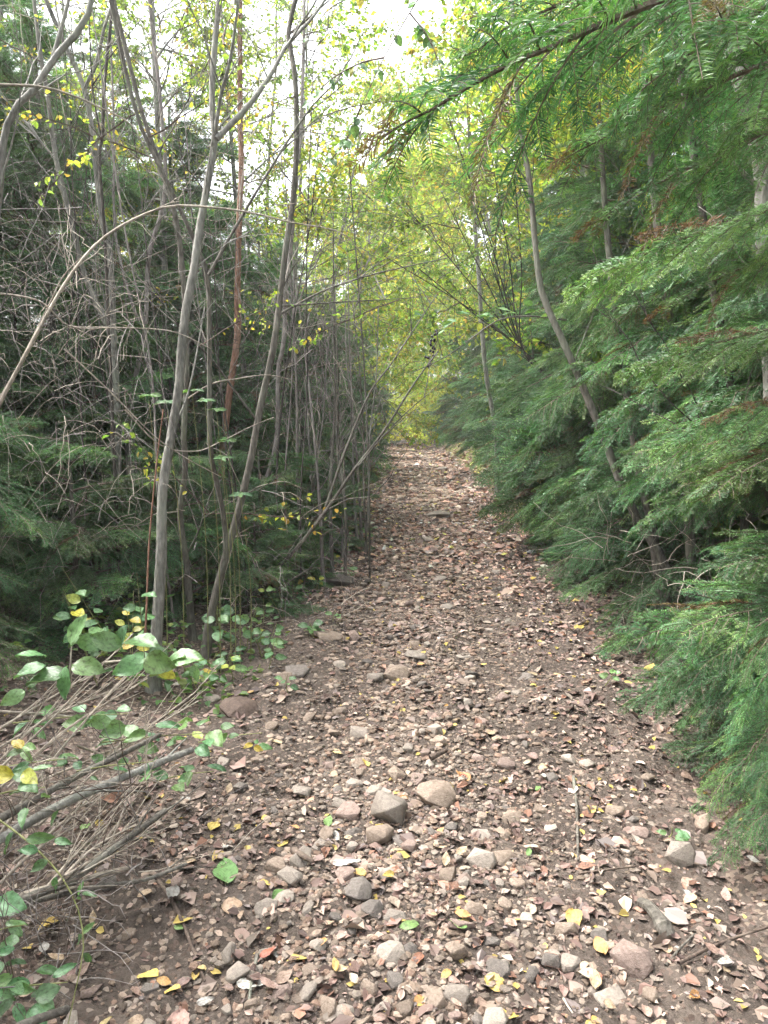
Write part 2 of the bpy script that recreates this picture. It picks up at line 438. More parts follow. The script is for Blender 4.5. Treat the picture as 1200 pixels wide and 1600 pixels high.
def needles_on(mb, path, nl, nw, sp, t0=0.0, up=np.array([0, 0, 1.0]), cbase=None, cv=0.2, tipc=None):
    """flat two-ranked needles along a shoot"""
    path = np.asarray(path, float)
    seg = np.linalg.norm(np.diff(path, axis=0), axis=1); cum = np.concatenate([[0], np.cumsum(seg)]); L = cum[-1]
    k = max(int(L * (1 - t0) / sp), 2)
    s = np.linspace(t0 * L, L, k)
    base = np.stack([np.interp(s, cum, path[:, i]) for i in range(3)], -1)
    tan = unit(np.stack([np.interp(np.minimum(s + 0.01, L), cum, path[:, i]) for i in range(3)], -1) - np.stack([np.interp(np.maximum(s - 0.01, 0), cum, path[:, i]) for i in range(3)], -1))
    side = unit(np.cross(np.broadcast_to(up, tan.shape), tan))
    nrm = np.cross(tan, side)
    for sg in (-1, 1):
        ang = rng.normal(1.02, 0.14, k)
        lift = rng.normal(0.12, 0.22, k)
        d = unit(tan * np.cos(ang)[:, None] + sg * side * np.sin(ang)[:, None] + nrm * lift[:, None])
        ln = nl * rng.uniform(0.75, 1.15, k) * np.clip(1.25 - 0.55 * (s / L) ** 4, 0.5, 1.1)
        w = unit(np.cross(d, nrm + 0.5 * rng.normal(0, 1, (k, 3)))) * (nw * 0.5)
        mid = base + d * (ln * 0.5)[:, None]
        tip = base + d * ln[:, None] - np.array([0, 0, 1.0]) * (ln * 0.12)[:, None]
        V = np.stack([base, mid + w, tip, mid - w], 1).reshape(-1, 3)
        F = np.arange(k * 4).reshape(-1, 4)
        c = np.array(cbase)[None, :] * (1 + cv * rng.normal(0, 1, (k, 1)))
        if tipc is not None:
            c = c + (np.array(tipc) - np.array(cbase))[None, :] * ((s / L) ** 2)[:, None]
        mb.add(V, F, 1, np.repeat(np.clip(c, 0.005, 1), 4, 0))

def make_bough(seed, L=1.2, nl=0.02, nw=0.0028, sp=0.0055, step=0.07, droop=0.28, young=0.3, sub=0.045):
    global rng
    keep = rng; rng = np.random.default_rng(seed)
    mb = MB()
    n = 14
    t = np.linspace(0, 1, n)
    wob = np.cumsum(rng.normal(0, 0.012, n)) * L
    main = np.stack([L * t * (1 - 0.06 * t), wob, L * (0.10 * t - droop * t ** 2)], -1)
    tube(mb, main, 0.011 * L, 0.0016, 5, 0)
    tips = (0.17, 0.28, 0.085); green = (0.058, 0.134, 0.056)
    needles_on(mb, main[4:], nl, nw, sp, 0.0, cbase=green, tipc=tips)
    sg = 1; x = 0.10 * L
    while x < L * 0.985:
        u = x / L
        p = np.array([np.interp(x, L * t, main[:, i]) for i in range(3)])
        l = L * (0.52 * (1 - u) ** 0.75 * rng.uniform(0.65, 1.15)) * min(1, 0.45 + 2.2 * u) + 0.05
        a = rng.normal(0.82, 0.12)
        d = np.array([math.cos(a), sg * math.sin(a), rng.normal(0.02, 0.10)])
        m = 8; q = np.linspace(0, 1, m)
        br = p + np.outer(q * l, d) + np.stack([0.12 * l * q ** 2, -sg * 0.06 * l * q ** 2, -(0.18 + rng.uniform(0, 0.3)) * l * q ** 2], -1)
        tube(mb, br, 0.004 * (0.5 + l), 0.001, 3, 0)
        yg = rng.uniform(0, 1) < young
        gb = np.array(green) * rng.uniform(0.75, 1.3)
        if rng.uniform() < 0.03: gb = np.array([0.13, 0.075, 0.035]); yg = False
        if yg: gb = gb * 1.15 + np.array([0.012, 0.02, 0.0])
        tp = np.array(tips) * rng.uniform(0.7, 1.15) if yg else gb * 1.3
        upv = unit(np.array([rng.normal(0, 0.35), rng.normal(0, 0.45), 1.0]))
        needles_on(mb, br, nl, nw, sp, 0.12, up=upv, cbase=gb, tipc=tp)
        s2 = sg; y = 0.14 * l
        while y < l * 0.9:
            v = y / l
            pp = np.array([np.interp(v, q, br[:, i]) for i in range(3)])
            l2 = (l - y) * rng.uniform(0.3, 0.55) + 0.02
            tdir = unit(br[min(int(v * m) + 1, m - 1)] - br[int(v * m) - 1 if v * m >= 1 else 0])
            sd_ = unit(np.cross(upv, tdir))
            a2 = rng.normal(0.8, 0.12)
            d2 = tdir * math.cos(a2) + s2 * sd_ * math.sin(a2) + np.array([0, 0, rng.normal(0, 0.08)])
            q2 = np.linspace(0, 1, 4)
            b2 = pp + np.outer(q2 * l2, d2) + np.stack([0 * q2, 0 * q2, -0.25 * l2 * q2 ** 2], -1)
            needles_on(mb, b2, nl * 0.95, nw, sp, 0.0, up=upv, cbase=gb, tipc=tp)
            tube(mb, b2, 0.0013, 0.0008, 3, 0)
            s2 = -s2; y += sub * rng.uniform(0.7, 1.4)
        sg = -sg; x += step * 0.5 * rng.uniform(0.7, 1.3)
    rng = keep
    return mb.mesh('bough', [M_TWIG, M_NEEDLE])

BOUGH_N = [make_bough(100 + i, 1.2, 0.023, 0.0036, 0.006, 0.066, droop=0.13 + 0.05 * i) for i in range(5)]
BOUGH_F = [make_bough(200 + i, 1.3, 0.042, 0.0085, 0.014, 0.085, droop=0.2 + 0.07 * i, sub=0.06) for i in range(4)]
BOUGH_B = [make_bough(250 + i, 1.3, 0.075, 0.020, 0.034, 0.11, droop=0.25 + 0.1 * i, sub=0.09) for i in range(3)]
BOUGH_X = [make_bough(300 + i, 1.25, 0.034, 0.0042, 0.007, 0.095, droop=0.15, young=0.8, sub=0.055) for i in range(2)]

def leaf_pts(k, size, d, nrm, base, fold=0.25):
    """k simple leaves (2 quads each): base point, direction, normal"""
    side = unit(np.cross(nrm, d)); nrm = np.cross(d, side)
    L = size[:, None]
    w = L * 0.33
    b = base; t = base + d * L - nrm * L * 0.12
    l1 = base + d * L * 0.3 + side * w + nrm * L * fold * 0.5; l2 = base + d * L * 0.68 + side * w * 0.8 + nrm * L * fold * 0.35
    r1 = base + d * L * 0.3 - side * w + nrm * L * fold * 0.5; r2 = base + d * L * 0.68 - side * w * 0.8 + nrm * L * fold * 0.35
    V = np.stack([b, l1, l2, t, r2, r1], 1).reshape(-1, 3)
    i = np.arange(k)[:, None] * 6
    F = np.concatenate([i + np.array([[0, 3, 2, 1]]), i + np.array([[0, 5, 4, 3]])])
    return V, F

PAL_GREEN = [(0.12, 0.19, 0.07), (0.15, 0.23, 0.08), (0.1, 0.165, 0.07), (0.19, 0.26, 0.09)]
PAL_YG = [(0.22, 0.33, 0.07), (0.29, 0.38, 0.075), (0.17, 0.29, 0.07), (0.42, 0.43, 0.085), (0.34, 0.4, 0.075), (0.15, 0.26, 0.07), (0.24, 0.34, 0.07), (0.4, 0.3, 0.09)]
PAL_YEL = [(0.55, 0.56, 0.09), (0.45, 0.53, 0.09), (0.36, 0.47, 0.09), (0.5, 0.48, 0.09)]
def make_leafy(seed, L, nleaf, size, pal, twigs=9, spreadk=0.5, wood=M_TWIG):
    global rng
    keep = rng; rng = np.random.default_rng(seed)
    mb = MB()
    t = np.linspace(0, 1, 8)
    main = np.stack([L * t, np.cumsum(rng.normal(0, 0.03, 8)) * L, L * (0.16 * t - 0.16 * t ** 2)], -1)
    tube(mb, main, 0.007 * L, 0.0018, 5, 0)
    shoots = [main]
    for i in range(twigs):
        u = rng.uniform(0.15, 0.95); p = np.array([np.interp(u, t, main[:, k]) for k in range(3)])
        l = L * spreadk * (1.05 - u) * rng.uniform(0.6, 1.2) + 0.1 * L
        a = rng.normal(0.75, 0.2) * (1 if i % 2 else -1)
        d = np.array([math.cos(a), math.sin(a), rng.normal(0.1, 0.3)])
        q = np.linspace(0, 1, 5)
        br = p + np.outer(q * l, d) + rng.normal(0, 0.012 * L, (5, 3)) * q[:, None]
        tube(mb, br, 0.0032 * L, 0.001, 3, 0); shoots.append(br)
    lens = np.array([np.linalg.norm(np.diff(s, axis=0), axis=1).sum() for s in shoots])
    per = rng.choice(len(shoots), nleaf, p=lens / lens.sum())
    base = []; tan = []
    for k in per:
        s = shoots[k]; u = rng.uniform(0.15, 1) * (len(s) - 1); i = min(int(u), len(s) - 2)
        base.append(s[i] + (s[i + 1] - s[i]) * (u - i)); tan.append(s[i + 1] - s[i])
    base = np.array(base); tan = unit(np.array(tan))
    d = unit(tan * 0.6 + rng.normal(0, 0.7, (nleaf, 3)) + np.array([0, 0, -0.35]))
    nrm = unit(np.array([0, 0, 1.0]) + rng.normal(0, 0.6, (nleaf, 3)))
    base = base + d * size * 0.3
    V, F = leaf_pts(nleaf, size * rng.uniform(0.6, 1.25, nleaf), d, nrm, base)
    c = np.array(pal)[rng.integers(0, len(pal), nleaf)] * rng.uniform(0.75, 1.2, (nleaf, 1))
    mb.add(V, F, 1, np.repeat(c, 6, 0))
    rng = keep
    return mb.mesh('leafy_branch', [wood, M_LEAF])
LEAFY_G = [make_leafy(400 + i, 1.1, 95, 0.06, PAL_GREEN + PAL_YG[:2]) for i in range(3)]
LEAFY_YG = [make_leafy(420 + i, 1.3, 190, 0.07, PAL_YG, twigs=14) for i in range(4)]
LEAFY_FAR = [make_leafy(440 + i, 1.6, 280, 0.085, PAL_YG, twigs=15, spreadk=0.6) for i in range(3)]
LEAFY_Y = [make_leafy(460 + i, 1.4, 230, 0.08, PAL_YEL, twigs=14, spreadk=0.6) for i in range(2)]
LEAFY_SPARSE = [make_leafy(480 + i, 1.2, 46, 0.055, PAL_YG + [(0.45, 0.38, 0.07)], twigs=8) for i in range(3)]

# ------------------------------------------------------------------ trees
def conifer(label, x, y, H, boughs, nb, reach, z0=0.15, lean=(0, 0), r=0.06, az0=None, azs=1.4, bias=0.7, mat=M_BARK_B, group='', top=0.25, pitch=0.0, seed=0, name='conifer_tree', gap=None):
    rr = random.Random(seed * 17 + 3)
    gz = ground_z(x, y)
    root = empty(name, (x, y, gz)); tag(root, label, 'tree', group)
    mb = MB()
    n = 14; t = np.linspace(0, 1, n)
    wob = np.cumsum(rng.normal(0, 0.012, (n, 2)), 0) * H * 0.25
    wob -= wob[0]
    tp = np.stack([lean[0] * t + wob[:, 0], lean[1] * t + wob[:, 1], -0.1 + (H + 0.1) * t], -1)
    tube(mb, tp, r * 1.15, r * 0.25, 9, 0, knob=0.05, flare=0.6)
    ob('trunk', mb.mesh('trunk', [mat], smooth=True), root)
    for i in range(nb):
        u = (i + rr.uniform(0, 1)) / nb
        z = z0 + (H - z0) * u ** 1.05
        if gap and gap[0] < z < gap[1] and rr.random() < 0.9: continue
        tt = z / H
        p = Vector([np.interp(tt, t, tp[:, k]) for k in range(3)])
        if az0 is not None and rr.random() < bias: az = az0 + rr.gauss(0, azs * 0.5)
        else: az = rr.uniform(0, 2 * math.pi)
        prof = (1 - u) ** 0.6 * (1 - top) + top
        if z < 0.5: prof *= 0.8
        s = reach * prof * rr.uniform(0.75, 1.15) / 1.2
        pt = pitch + rr.gauss(0.05, 0.14) + 0.25 * u
        d = (math.cos(az) * math.cos(pt), math.sin(az) * math.cos(pt), math.sin(pt))
        b = ob('bough', rr.choice(boughs), root)
        orient(b, p, d, scale=(s, s * rr.uniform(0.85, 1.15), s), roll=rr.gauss(0, 0.42))
    return root

ORD = ['first', 'second', 'third', 'fourth', 'fifth', 'sixth', 'seventh', 'eighth', 'ninth', 'tenth', 'eleventh', 'twelfth', 'thirteenth', 'fourteenth', 'fifteenth', 'sixteenth', 'seventeenth', 'eighteenth', 'nineteenth', 'twentieth']

# right-hand row of conifers along the path
RIGHT = [  # y, offset from the path centre, height, boughs, reach
    (3.05, 2.0, 4.2, 70, 1.15), (4.1, 2.25, 5.6, 84, 1.35), (5.4, 2.4, 6.2, 90, 1.5), (6.9, 2.2, 5.8, 84, 1.45), (8.4, 2.0, 5.0, 84, 1.35),
    (10.2, 2.05, 4.4, 74, 1.3), (12.2, 2.1, 4.2, 70, 1.3), (14.4, 2.1, 4.2, 66, 1.35), (17.0, 2.05, 4.4, 62, 1.35), (20.2, 2.0, 4.4, 58, 1.4), (24.0, 2.0, 4.6, 54, 1.4), (29.0, 1.9, 4.8, 54, 1.4)]
for i, (y, off, H, nb, reach) in enumerate(RIGHT):
    x = float(path_x(y)) + off
    conifer(f'dark green conifer with drooping sprays, {ORD[i]} back along the right path edge', x, y, H, BOUGH_N if y < 7.5 else BOUGH_F, nb, reach, z0=0.05,
            az0=R(208), azs=1.6, bias=0.8, r=0.045 + 0.006 * (i % 3), group='conifers along the right of the path', seed=i, lean=(rnd.uniform(-0.3, 0.1), rnd.uniform(-0.2, 0.2)), name='hemlock_tree', top=0.35, pitch=-0.16, gap={1: (0.5, 1.15), 2: (0.4, 1.15)}.get(i))
for i, (y, off, H) in enumerate([(3.6, 3.6, 6), (5.4, 4.2, 7.5), (8.2, 4.4, 7.5), (12, 4.6, 7), (16.5, 4.6, 7.5), (22, 4.4, 7.5), (28, 4.3, 8)]):
    conifer(f'taller shaded conifer in the second row on the right, {ORD[i]} from the camera', float(path_x(y)) + off, y, H, BOUGH_F, 60, 1.7,
            az0=R(200), azs=2.2, bias=0.6, r=0.07, group='conifers along the right of the path', seed=40 + i, name='hemlock_tree', top=0.4)
# left-hand conifers behind the bare stems
LEFT = [(6.2, -4.2, 5.0), (7.0, -3.4, 4.6), (8.3, -4.4, 5.6), (8.6, -2.7, 3.6), (10.0, -3.4, 5.2), (11.0, -2.2, 3.0), (12.6, -2.8, 4.0), (15, -2.5, 3.6), (17.5, -2.3, 3.4), (20.5, -2.3, 3.6), (24.5, -2.2, 3.8), (29, -2.1, 3.8)]
for i, (y, off, H) in enumerate(LEFT):
    conifer(f'shaded conifer standing left of the path, {ORD[i]} back from the camera', float(path_x(y)) + off, y, H, BOUGH_N if y < 7.5 else BOUGH_F, 70, 1.5, z0=0.05,
            az0=R(-50), azs=2.2, bias=0.7, r=0.055, group='conifers behind the bare stems on the left', seed=80 + i, name='spruce_tree', pitch=-0.08, top=0.4)
for i, (y, off, H) in enumerate([(6.6, -5.6, 6.5), (9.4, -5.8, 7.0), (12.5, -5.2, 7.0), (16, -4.8, 6.5), (20, -4.5, 6.5), (25, -4.4, 7.0)]):
    conifer(f'tall dark conifer deep in the left wood, {ORD[i]} back from the camera', float(path_x(y)) + off, y, H, BOUGH_F, 56, 1.8,
            az0=R(-60), azs=2.4, bias=0.65, r=0.09, group='conifers behind the bare stems on the left', seed=120 + i, name='spruce_tree', top=0.4)
for i, (x, y, H) in enumerate([(-1.55, 5.6, 1.2), (-2.1, 5.0, 1.3), (-2.8, 4.7, 1.5), (-1.15, 6.8, 1.2), (-2.4, 6.2, 2.2), (-3.4, 4.9, 1.8), (-0.95, 8.4, 1.6), (-3.1, 6.4, 2.8), (-1.9, 7.6, 1.4)]):
    conifer(f'low young conifer in the shade behind the bare stems, {ORD[i]} of the low ones', x, y, H, BOUGH_N, 34, 1.05, z0=0.0,
            az0=R(-75), azs=2.4, bias=0.6, r=0.025, group='conifers behind the bare stems on the left', seed=300 + i, name='spruce_tree', top=0.4, pitch=-0.05)
# the wood goes on behind and beside the camera
for i, (x, y, H, rch) in enumerate([(-3.2, 0.8, 7.5, 1.7), (-2.9, -1.8, 7.0, 1.7), (2.6, -0.6, 7.0, 1.5), (2.7, -3.2, 7.5, 1.7), (-3.0, -4.6, 8.0, 1.8), (-4.2, 2.9, 7.5, 1.6)]):
    conifer(f'conifer of the wood beside and behind the camera, {ORD[i]} of those', x, y, H, BOUGH_F, 50, rch, z0=0.3, r=0.07, group='conifers around the camera', seed=320 + i, name='spruce_tree', top=0.45)
for i, (x, y, H) in enumerate([(-7.5, 9, 6), (-8.5, 12.5, 7), (-8.5, 16, 8), (-7.5, 19, 9), (-8, 25, 10), (-8, 32, 10), (-5, 36, 9), (7.5, 7, 7), (8.5, 12, 8), (8.5, 18, 8), (8, 26, 9), (8, 34, 9)]):
    conifer(f'dim conifer deep behind the {"left" if x < 0 else "right"} side of the wood, {ORD[i % 7]} from the camera', x, y, H, BOUGH_B, 64, 2.4, z0=0.0,
            az0=math.atan2(-y, -x), azs=2.0, bias=0.75, r=0.09, group='dim conifers in the depth of the wood', seed=140 + i, name='spruce_tree', top=0.5)
# end of the path
conifer('small dark conifer standing where the path bends out of sight', -0.15, 35.0, 2.9, BOUGH_F, 60, 1.2, az0=R(-90), azs=3, seed=160, name='spruce_tree', z0=0.0)

def broadleaf(label, x, y, H, crown0, leaves, nb, reach, lean=(0, 0), r=0.05, mat=M_BARK, group='', seed=0, az0=None, name='broadleaf_tree', cat='tree', bend=0.0, pitch=0.35, ls=1.0):
    rr = random.Random(seed * 31 + 5)
    gz = ground_z(x, y)
    root = empty(name, (x, y, gz)); tag(root, label, cat, group)
    n = 14; t = np.linspace(0, 1, n)
    wob = np.cumsum(rng.normal(0, 0.012, (n, 2)), 0) * H * 0.2; wob -= wob[0]
    k = t ** (1 + bend)
    tp = np.stack([lean[0] * k + wob[:, 0], lean[1] * k + wob[:, 1], -0.1 + (H + 0.1) * t], -1)
    mb = MB(); tube(mb, tp, r * 1.1, r * 0.22, 9, 0, knob=0.05)
    ob('trunk', mb.mesh('trunk', [mat], smooth=True), root)
    nl = 0
    while nl < nb:
        u = rr.uniform(crown0, 1.0)
        p = np.array([np.interp(u, t, tp[:, kk]) for kk in range(3)])
        az = rr.uniform(0, 2 * math.pi) if az0 is None or rr.random() < 0.3 else az0 + rr.gauss(0, 0.9)
        l = reach * rr.uniform(0.5, 1.1) * (1.15 - 0.6 * (u - crown0) / (1 - crown0 + 1e-6))
        pt = rr.gauss(pitch + 0.2, 0.25)
        d = np.array([math.cos(az) * math.cos(pt), math.sin(az) * math.cos(pt), math.sin(pt)])
        q = np.linspace(0, 1, 6)
        br = p + np.outer(q * l, d) + np.stack([0 * q, 0 * q, -0.15 * l * q ** 2], -1) + rng.normal(0, 0.02, (6, 3)) * q[:, None]
        mb = MB(); tube(mb, br, r * 0.32 * (1.2 - u * 0.6), 0.004, 5, 0)
        limb = ob('limb', mb.mesh('limb', [mat], smooth=True), root)
        for s in range(3):
            v = (0.45, 0.75, 1.0)[s]
            pp = np.array([np.interp(v, q, br[:, kk]) for kk in range(3)])
            a2 = az + rr.gauss(0, 0.8)
            p2 = rr.gauss(pitch * 0.6, 0.35)
            b = ob('leafy_branch', rr.choice(leaves), limb)
            orient(b, pp, (math.cos(a2) * math.cos(p2), math.sin(a2) * math.cos(p2), math.sin(p2)), scale=ls * rr.uniform(0.6, 1.05), roll=rr.gauss(0, 0.5))
            nl += 1
    return root

# yellow-green trees arching over the path further back
FARB = [ # label, x offset, y, H, lean x, leaves, nb, reach, leaf scale
    ('leaning leafy tree nearest on the right whose branches cross over the path', 2.6, 8.3, 5.6, -1.5, LEAFY_YG, 39, 1.7, 0.95),
    ('leaning leafy tree second nearest on the right, crossing over the path', 2.8, 14.2, 6.8, -1.9, LEAFY_YG, 42, 1.8, 1.1),
    ('slim yellow-green tree arching left over the path from the right bank', 2.9, 10.0, 6.0, -1.6, LEAFY_YG, 36, 1.5, 1.0),
    ('pale-stemmed yellow-green tree beside the slim arching one on the right', 3.2, 12.5, 7.0, -1.6, LEAFY_YG, 42, 1.7, 1.0),
    ('leafy tree left of the path whose green crown meets the right-hand trees', -2.1, 13.0, 5.8, 0.9, LEAFY_YG, 45, 1.6, 1.0),
    ('yellowing tree on the right bank halfway along the path', 2.6, 16.0, 7.5, -1.4, LEAFY_FAR, 42, 1.8, 1.0),
    ('green tree left of the path just short of its far end', -1.9, 18.0, 7.0, 0.9, LEAFY_FAR, 45, 1.8, 1.1),
    ('tall yellow-green tree crowning the right side near the far end', 2.7, 21.0, 9.0, -1.6, LEAFY_FAR, 48, 2.2, 1.2),
    ('bushy yellow-green tree on the left near the far end', -1.9, 23.5, 8.5, 0.8, LEAFY_FAR, 51, 2.2, 1.2),
    ('tall leafy tree above the far bend on the right', 2.3, 27.5, 10.5, -1.4, LEAFY_FAR, 54, 2.5, 1.4),
    ('leafy tree above the far bend on the left', -1.8, 30.0, 10.0, 0.8, LEAFY_FAR, 54, 2.5, 1.4),
    ('broad yellow-green tree closing the view beyond the bend', 0.9, 40.0, 13.0, -0.3, LEAFY_FAR, 66, 3.4, 1.8),
    ('pale green tree closing the view to the left of the bend', -2.8, 38.0, 12.0, 0.3, LEAFY_FAR, 60, 3.2, 1.8),
    ('green-gold tree closing the view to the right of the bend', 4.2, 36.0, 12.0, -0.6, LEAFY_FAR, 60, 3.2, 1.8),
]
for i, (lab, off, y, H, lx, lv, nb, reach, ls) in enumerate(FARB):
    broadleaf(lab, float(path_x(y)) + off, y, H, 0.18, lv, nb, reach, lean=(lx, -0.3), r=0.05 + 0.004 * (i % 4), seed=i, az0=R(200) if off > 0 else R(-30), group='yellow-green trees arching over the path', bend=0.6, ls=ls)
LEAFY_BACK = [make_leafy(490 + i, 2.2, 260, 0.15, PAL_YG[:3] + PAL_GREEN, twigs=16, spreadk=0.6) for i in range(3)]
for i, (x, y, H, lab) in enumerate([(5.8, 6.0, 6.5, 'light green tree glimpsed through the near right conifers'), (6.6, 9.5, 7.5, 'light green tree glimpsed behind the three pale trunks'), (6.2, 14, 7.5, 'light green tree behind the right bank conifers'),
        (6.4, 20, 8, 'light green tree far behind the right bank'), (6.0, 27, 9, 'light green tree at the far right of the path end'), (-1.5, 47, 9, 'distant green tree behind the bend, left of the gap'), (3.0, 49, 10, 'distant green tree behind the bend, middle of the gap'),
        (7.5, 44, 10, 'distant green tree behind the bend, right of the gap'), (-6.5, 43, 10, 'distant green tree at the left behind the bend'), (-11, 38, 10, 'distant green tree deep in the left wood'), (-12, 25, 9, 'distant green tree behind the dim left conifers'), (12, 36, 10, 'distant green tree deep in the right wood'), (12, 22, 9, 'distant green tree behind the dim right conifers')]):
    broadleaf(lab, x, y, H, 0.03, LEAFY_BACK, 48, 2.6, r=0.08, seed=200 + i, az0=math.atan2(-y, -x), group='light green trees in the background', pitch=0.15)
for i, (x, y, H, lv_, lab) in enumerate([(0.5, 34.5, 3.0, LEAFY_Y, 'glowing yellow-green bush straight ahead at the end of the path'), (2.9, 33.0, 3.6, LEAFY_FAR, 'green bush against the last conifer at the end of the path'), (-1.6, 33.5, 3.4, LEAFY_FAR, 'leafy bush left of the dark conifer at the path end'), (1.6, 38, 5.0, LEAFY_Y, 'taller yellow bush standing behind the path end')]):
    broadleaf(lab, x, y, H, 0.03, lv_, 42, 1.4, r=0.03, seed=60 + i, name='far_bush', cat='bush', pitch=0.2, ls=1.1)
broadleaf('bright yellow bush at the far end where the path bends', 1.75, 32.0, 2.6, 0.05, LEAFY_Y, 33, 1.0, r=0.03, seed=50, name='yellow_bush', cat='bush', pitch=0.2)
# left side leafy tops against the sky
for i, (lab, x, y, H, lx, nb) in enumerate([
        ('tall slim tree with sparse yellow leaves high among the left stems', -2.6, 9.0, 8.0, 0.3, 27),
        ('tall slim tree with thin yellow-green crown at far left', -4.4, 8.5, 8.5, 0.6, 27),
        ('slender tree with scattered leaves beside the red-barked trunk', -1.9, 10.5, 8.0, -0.2, 24),
        ('thin leafy tree behind the forked grey stem', -3.2, 11.5, 8.5, 0.0, 30),
        ('leafy tree filling the gap right of the red-barked trunk', -1.7, 12.5, 8.0, 0.6, 42), ('leafy green tree high behind the pale whitish stem', -2.5, 14.5, 9.5, 0.8, 48), ('broad leafy crown high behind the Y-forked trunk', -5.0, 12.5, 9.0, 0.3, 42)]):
    broadleaf(lab, x, y, H, 0.35, LEAFY_SPARSE[:1] + LEAFY_G + LEAFY_YG[:1], nb + 24, 1.7, lean=(lx, -0.5), r=0.045, seed=70 + i, group='thin trees on the left')

# ------------------------------------------------------------------ traced bare stems
def stem_thing(name, label, cat, trunk, branches, r0, r1, mat, twigs=0, twig_l=(0.3, 0.9), group='', twig_mat=None, leaves=None, nleaf=0, seed=0, sides=9, side_dir=None):
    """trunk and branches are world polylines; base is the first trunk point"""
    rr = random.Random(seed * 13 + 1)
    base = Vector(trunk[0]); root = empty(name, base); tag(root, label, cat, group)
    tp = smooth_path([Vector(p) - base for p in trunk], 36)
    mb = MB(); tube(mb, tp, r0, r1, sides, 0, knob=0.06, flare=0.7 if r0 > 0.012 else 0)
    # flare at the foot
    ob('trunk', mb.mesh('trunk', [mat], smooth=True), root)
    allb = [tp]
    for pts, a, b in branches:
        bp = smooth_path([Vector(p) - base for p in pts], 22)
        mb = MB(); tube(mb, bp, a, b, 7, 0, knob=0.05)
        ob('branch', mb.mesh('branch', [mat], smooth=True), root); allb.append(bp)
    if twigs:
        for k in range(twigs):
            bp = rr.choice(allb); u = rr.uniform(0.3, 0.98); i = int(u * (len(bp) - 1))
            p = bp[i]; tn = unit(bp[min(i + 1, len(bp) - 1)] - bp[max(i - 1, 0)])
            az = rr.uniform(0, 2 * math.pi); d = np.array([math.cos(az), math.sin(az) * 0.7, rr.uniform(0.1, 0.9)]) + tn * rr.uniform(0.4, 1.2)
            d = unit(d); l = rr.uniform(*twig_l); q = np.linspace(0, 1, 9)
            tw = p + np.outer(q * l, d) + np.cumsum(rng.normal(0, 0.012, (9, 3)), 0) * l * q[:, None] * 2 + np.outer(q ** 2, [0, 0, rr.uniform(-0.1, 0.25) * l])
            mb = MB(); tube(mb, tw, min(r1, 0.006) * rr.uniform(0.7, 1.1), 0.0012, 5, 0)
            for g in range(rr.randint(1, 3)):
                j = rr.randint(3, 7); l2 = l * rr.uniform(0.2, 0.45)
                d2 = unit(d + np.array([rr.gauss(0, .6), rr.gauss(0, .6), rr.gauss(0.1, .4)])); q2 = np.linspace(0, 1, 5)
                tube(mb, tw[j] + np.outer(q2 * l2, d2), 0.0022, 0.0009, 3, 0)
            ob('twig', mb.mesh('twig', [twig_mat or mat], smooth=True), root)
    for k in range(nleaf):
        bp = rr.choice(allb); u = rr.uniform(0.75, 1.0); i = int(u * (len(bp) - 1))
        az = rr.uniform(0, 2 * math.pi); pt = rr.gauss(0.3, 0.4)
        b = ob('leafy_branch', rr.choice(leaves), root)
        orient(b, bp[i], (math.cos(az) * math.cos(pt), math.sin(az) * math.cos(pt), math.sin(pt)), scale=rr.uniform(0.4, 0.8), roll=rr.gauss(0, 0.6))
    return root

def T(pts, y0, y1=None):
    y1 = y0 if y1 is None else y1
    n = len(pts)
    return [P(px, py, y0 + (y1 - y0) * i / max(n - 1, 1)) for i, (px, py) in enumerate(pts)]
def rooted(pl):
    b = pl[0]; z = ground_z(b.x, b.y)
    if b.z > z + 0.02: pl = [Vector((b.x + (b.x - pl[1].x) * 0.05, b.y, z - 0.06))] + pl
    else: pl = [Vector((b.x, b.y, z - 0.06))] + [p for p in pl[1:] if p.z > z + 0.02]
    return pl

GS = 'bare grey stems on the left'
stem_thing('slender_tree', 'thickest pale grey stem on the left, forking high against the sky', 'tree',
    rooted(T([(238, 1085), (244, 1000), (252, 867), (254, 767), (267, 683), (279, 608), (285, 525), (293, 470), (302, 427), (313, 350), (325, 283), (336, 217), (331, 167), (333, 100), (342, 0), (350, -120)], 4.0, 4.3)),
    [(T([(338, 217), (390, 163), (427, 110), (447, 73), (490, 25), (520, -20)], 4.2, 4.6), 0.017, 0.006), (T([(336, 210), (345, 150), (360, 90), (373, 0)], 4.2, 4.0), 0.012, 0.006),
     (T([(262, 690), (285, 640), (300, 590), (320, 480)], 4.05, 4.3), 0.008, 0.003)],
    0.033, 0.013, M_BARK, 14, group=GS, leaves=LEAFY_SPARSE, nleaf=4, seed=1)
stem_thing('slender_tree', 'thin grey-brown stem curving up to the top left beside the thickest pale stem', 'tree',
    rooted(T([(302, 1010), (294, 908), (290, 867), (281, 804), (290, 733), (287, 683), (292, 587), (290, 500), (283, 400), (273, 333), (253, 267), (222, 177), (195, 70), (177, 0), (165, -70)], 4.9, 4.6)),
    [(T([(290, 870), (310, 830), (322, 790)], 4.9, 4.8), 0.008, 0.003)], 0.022, 0.011, M_BARK_B, 9, group=GS, seed=2, leaves=LEAFY_SPARSE, nleaf=4)
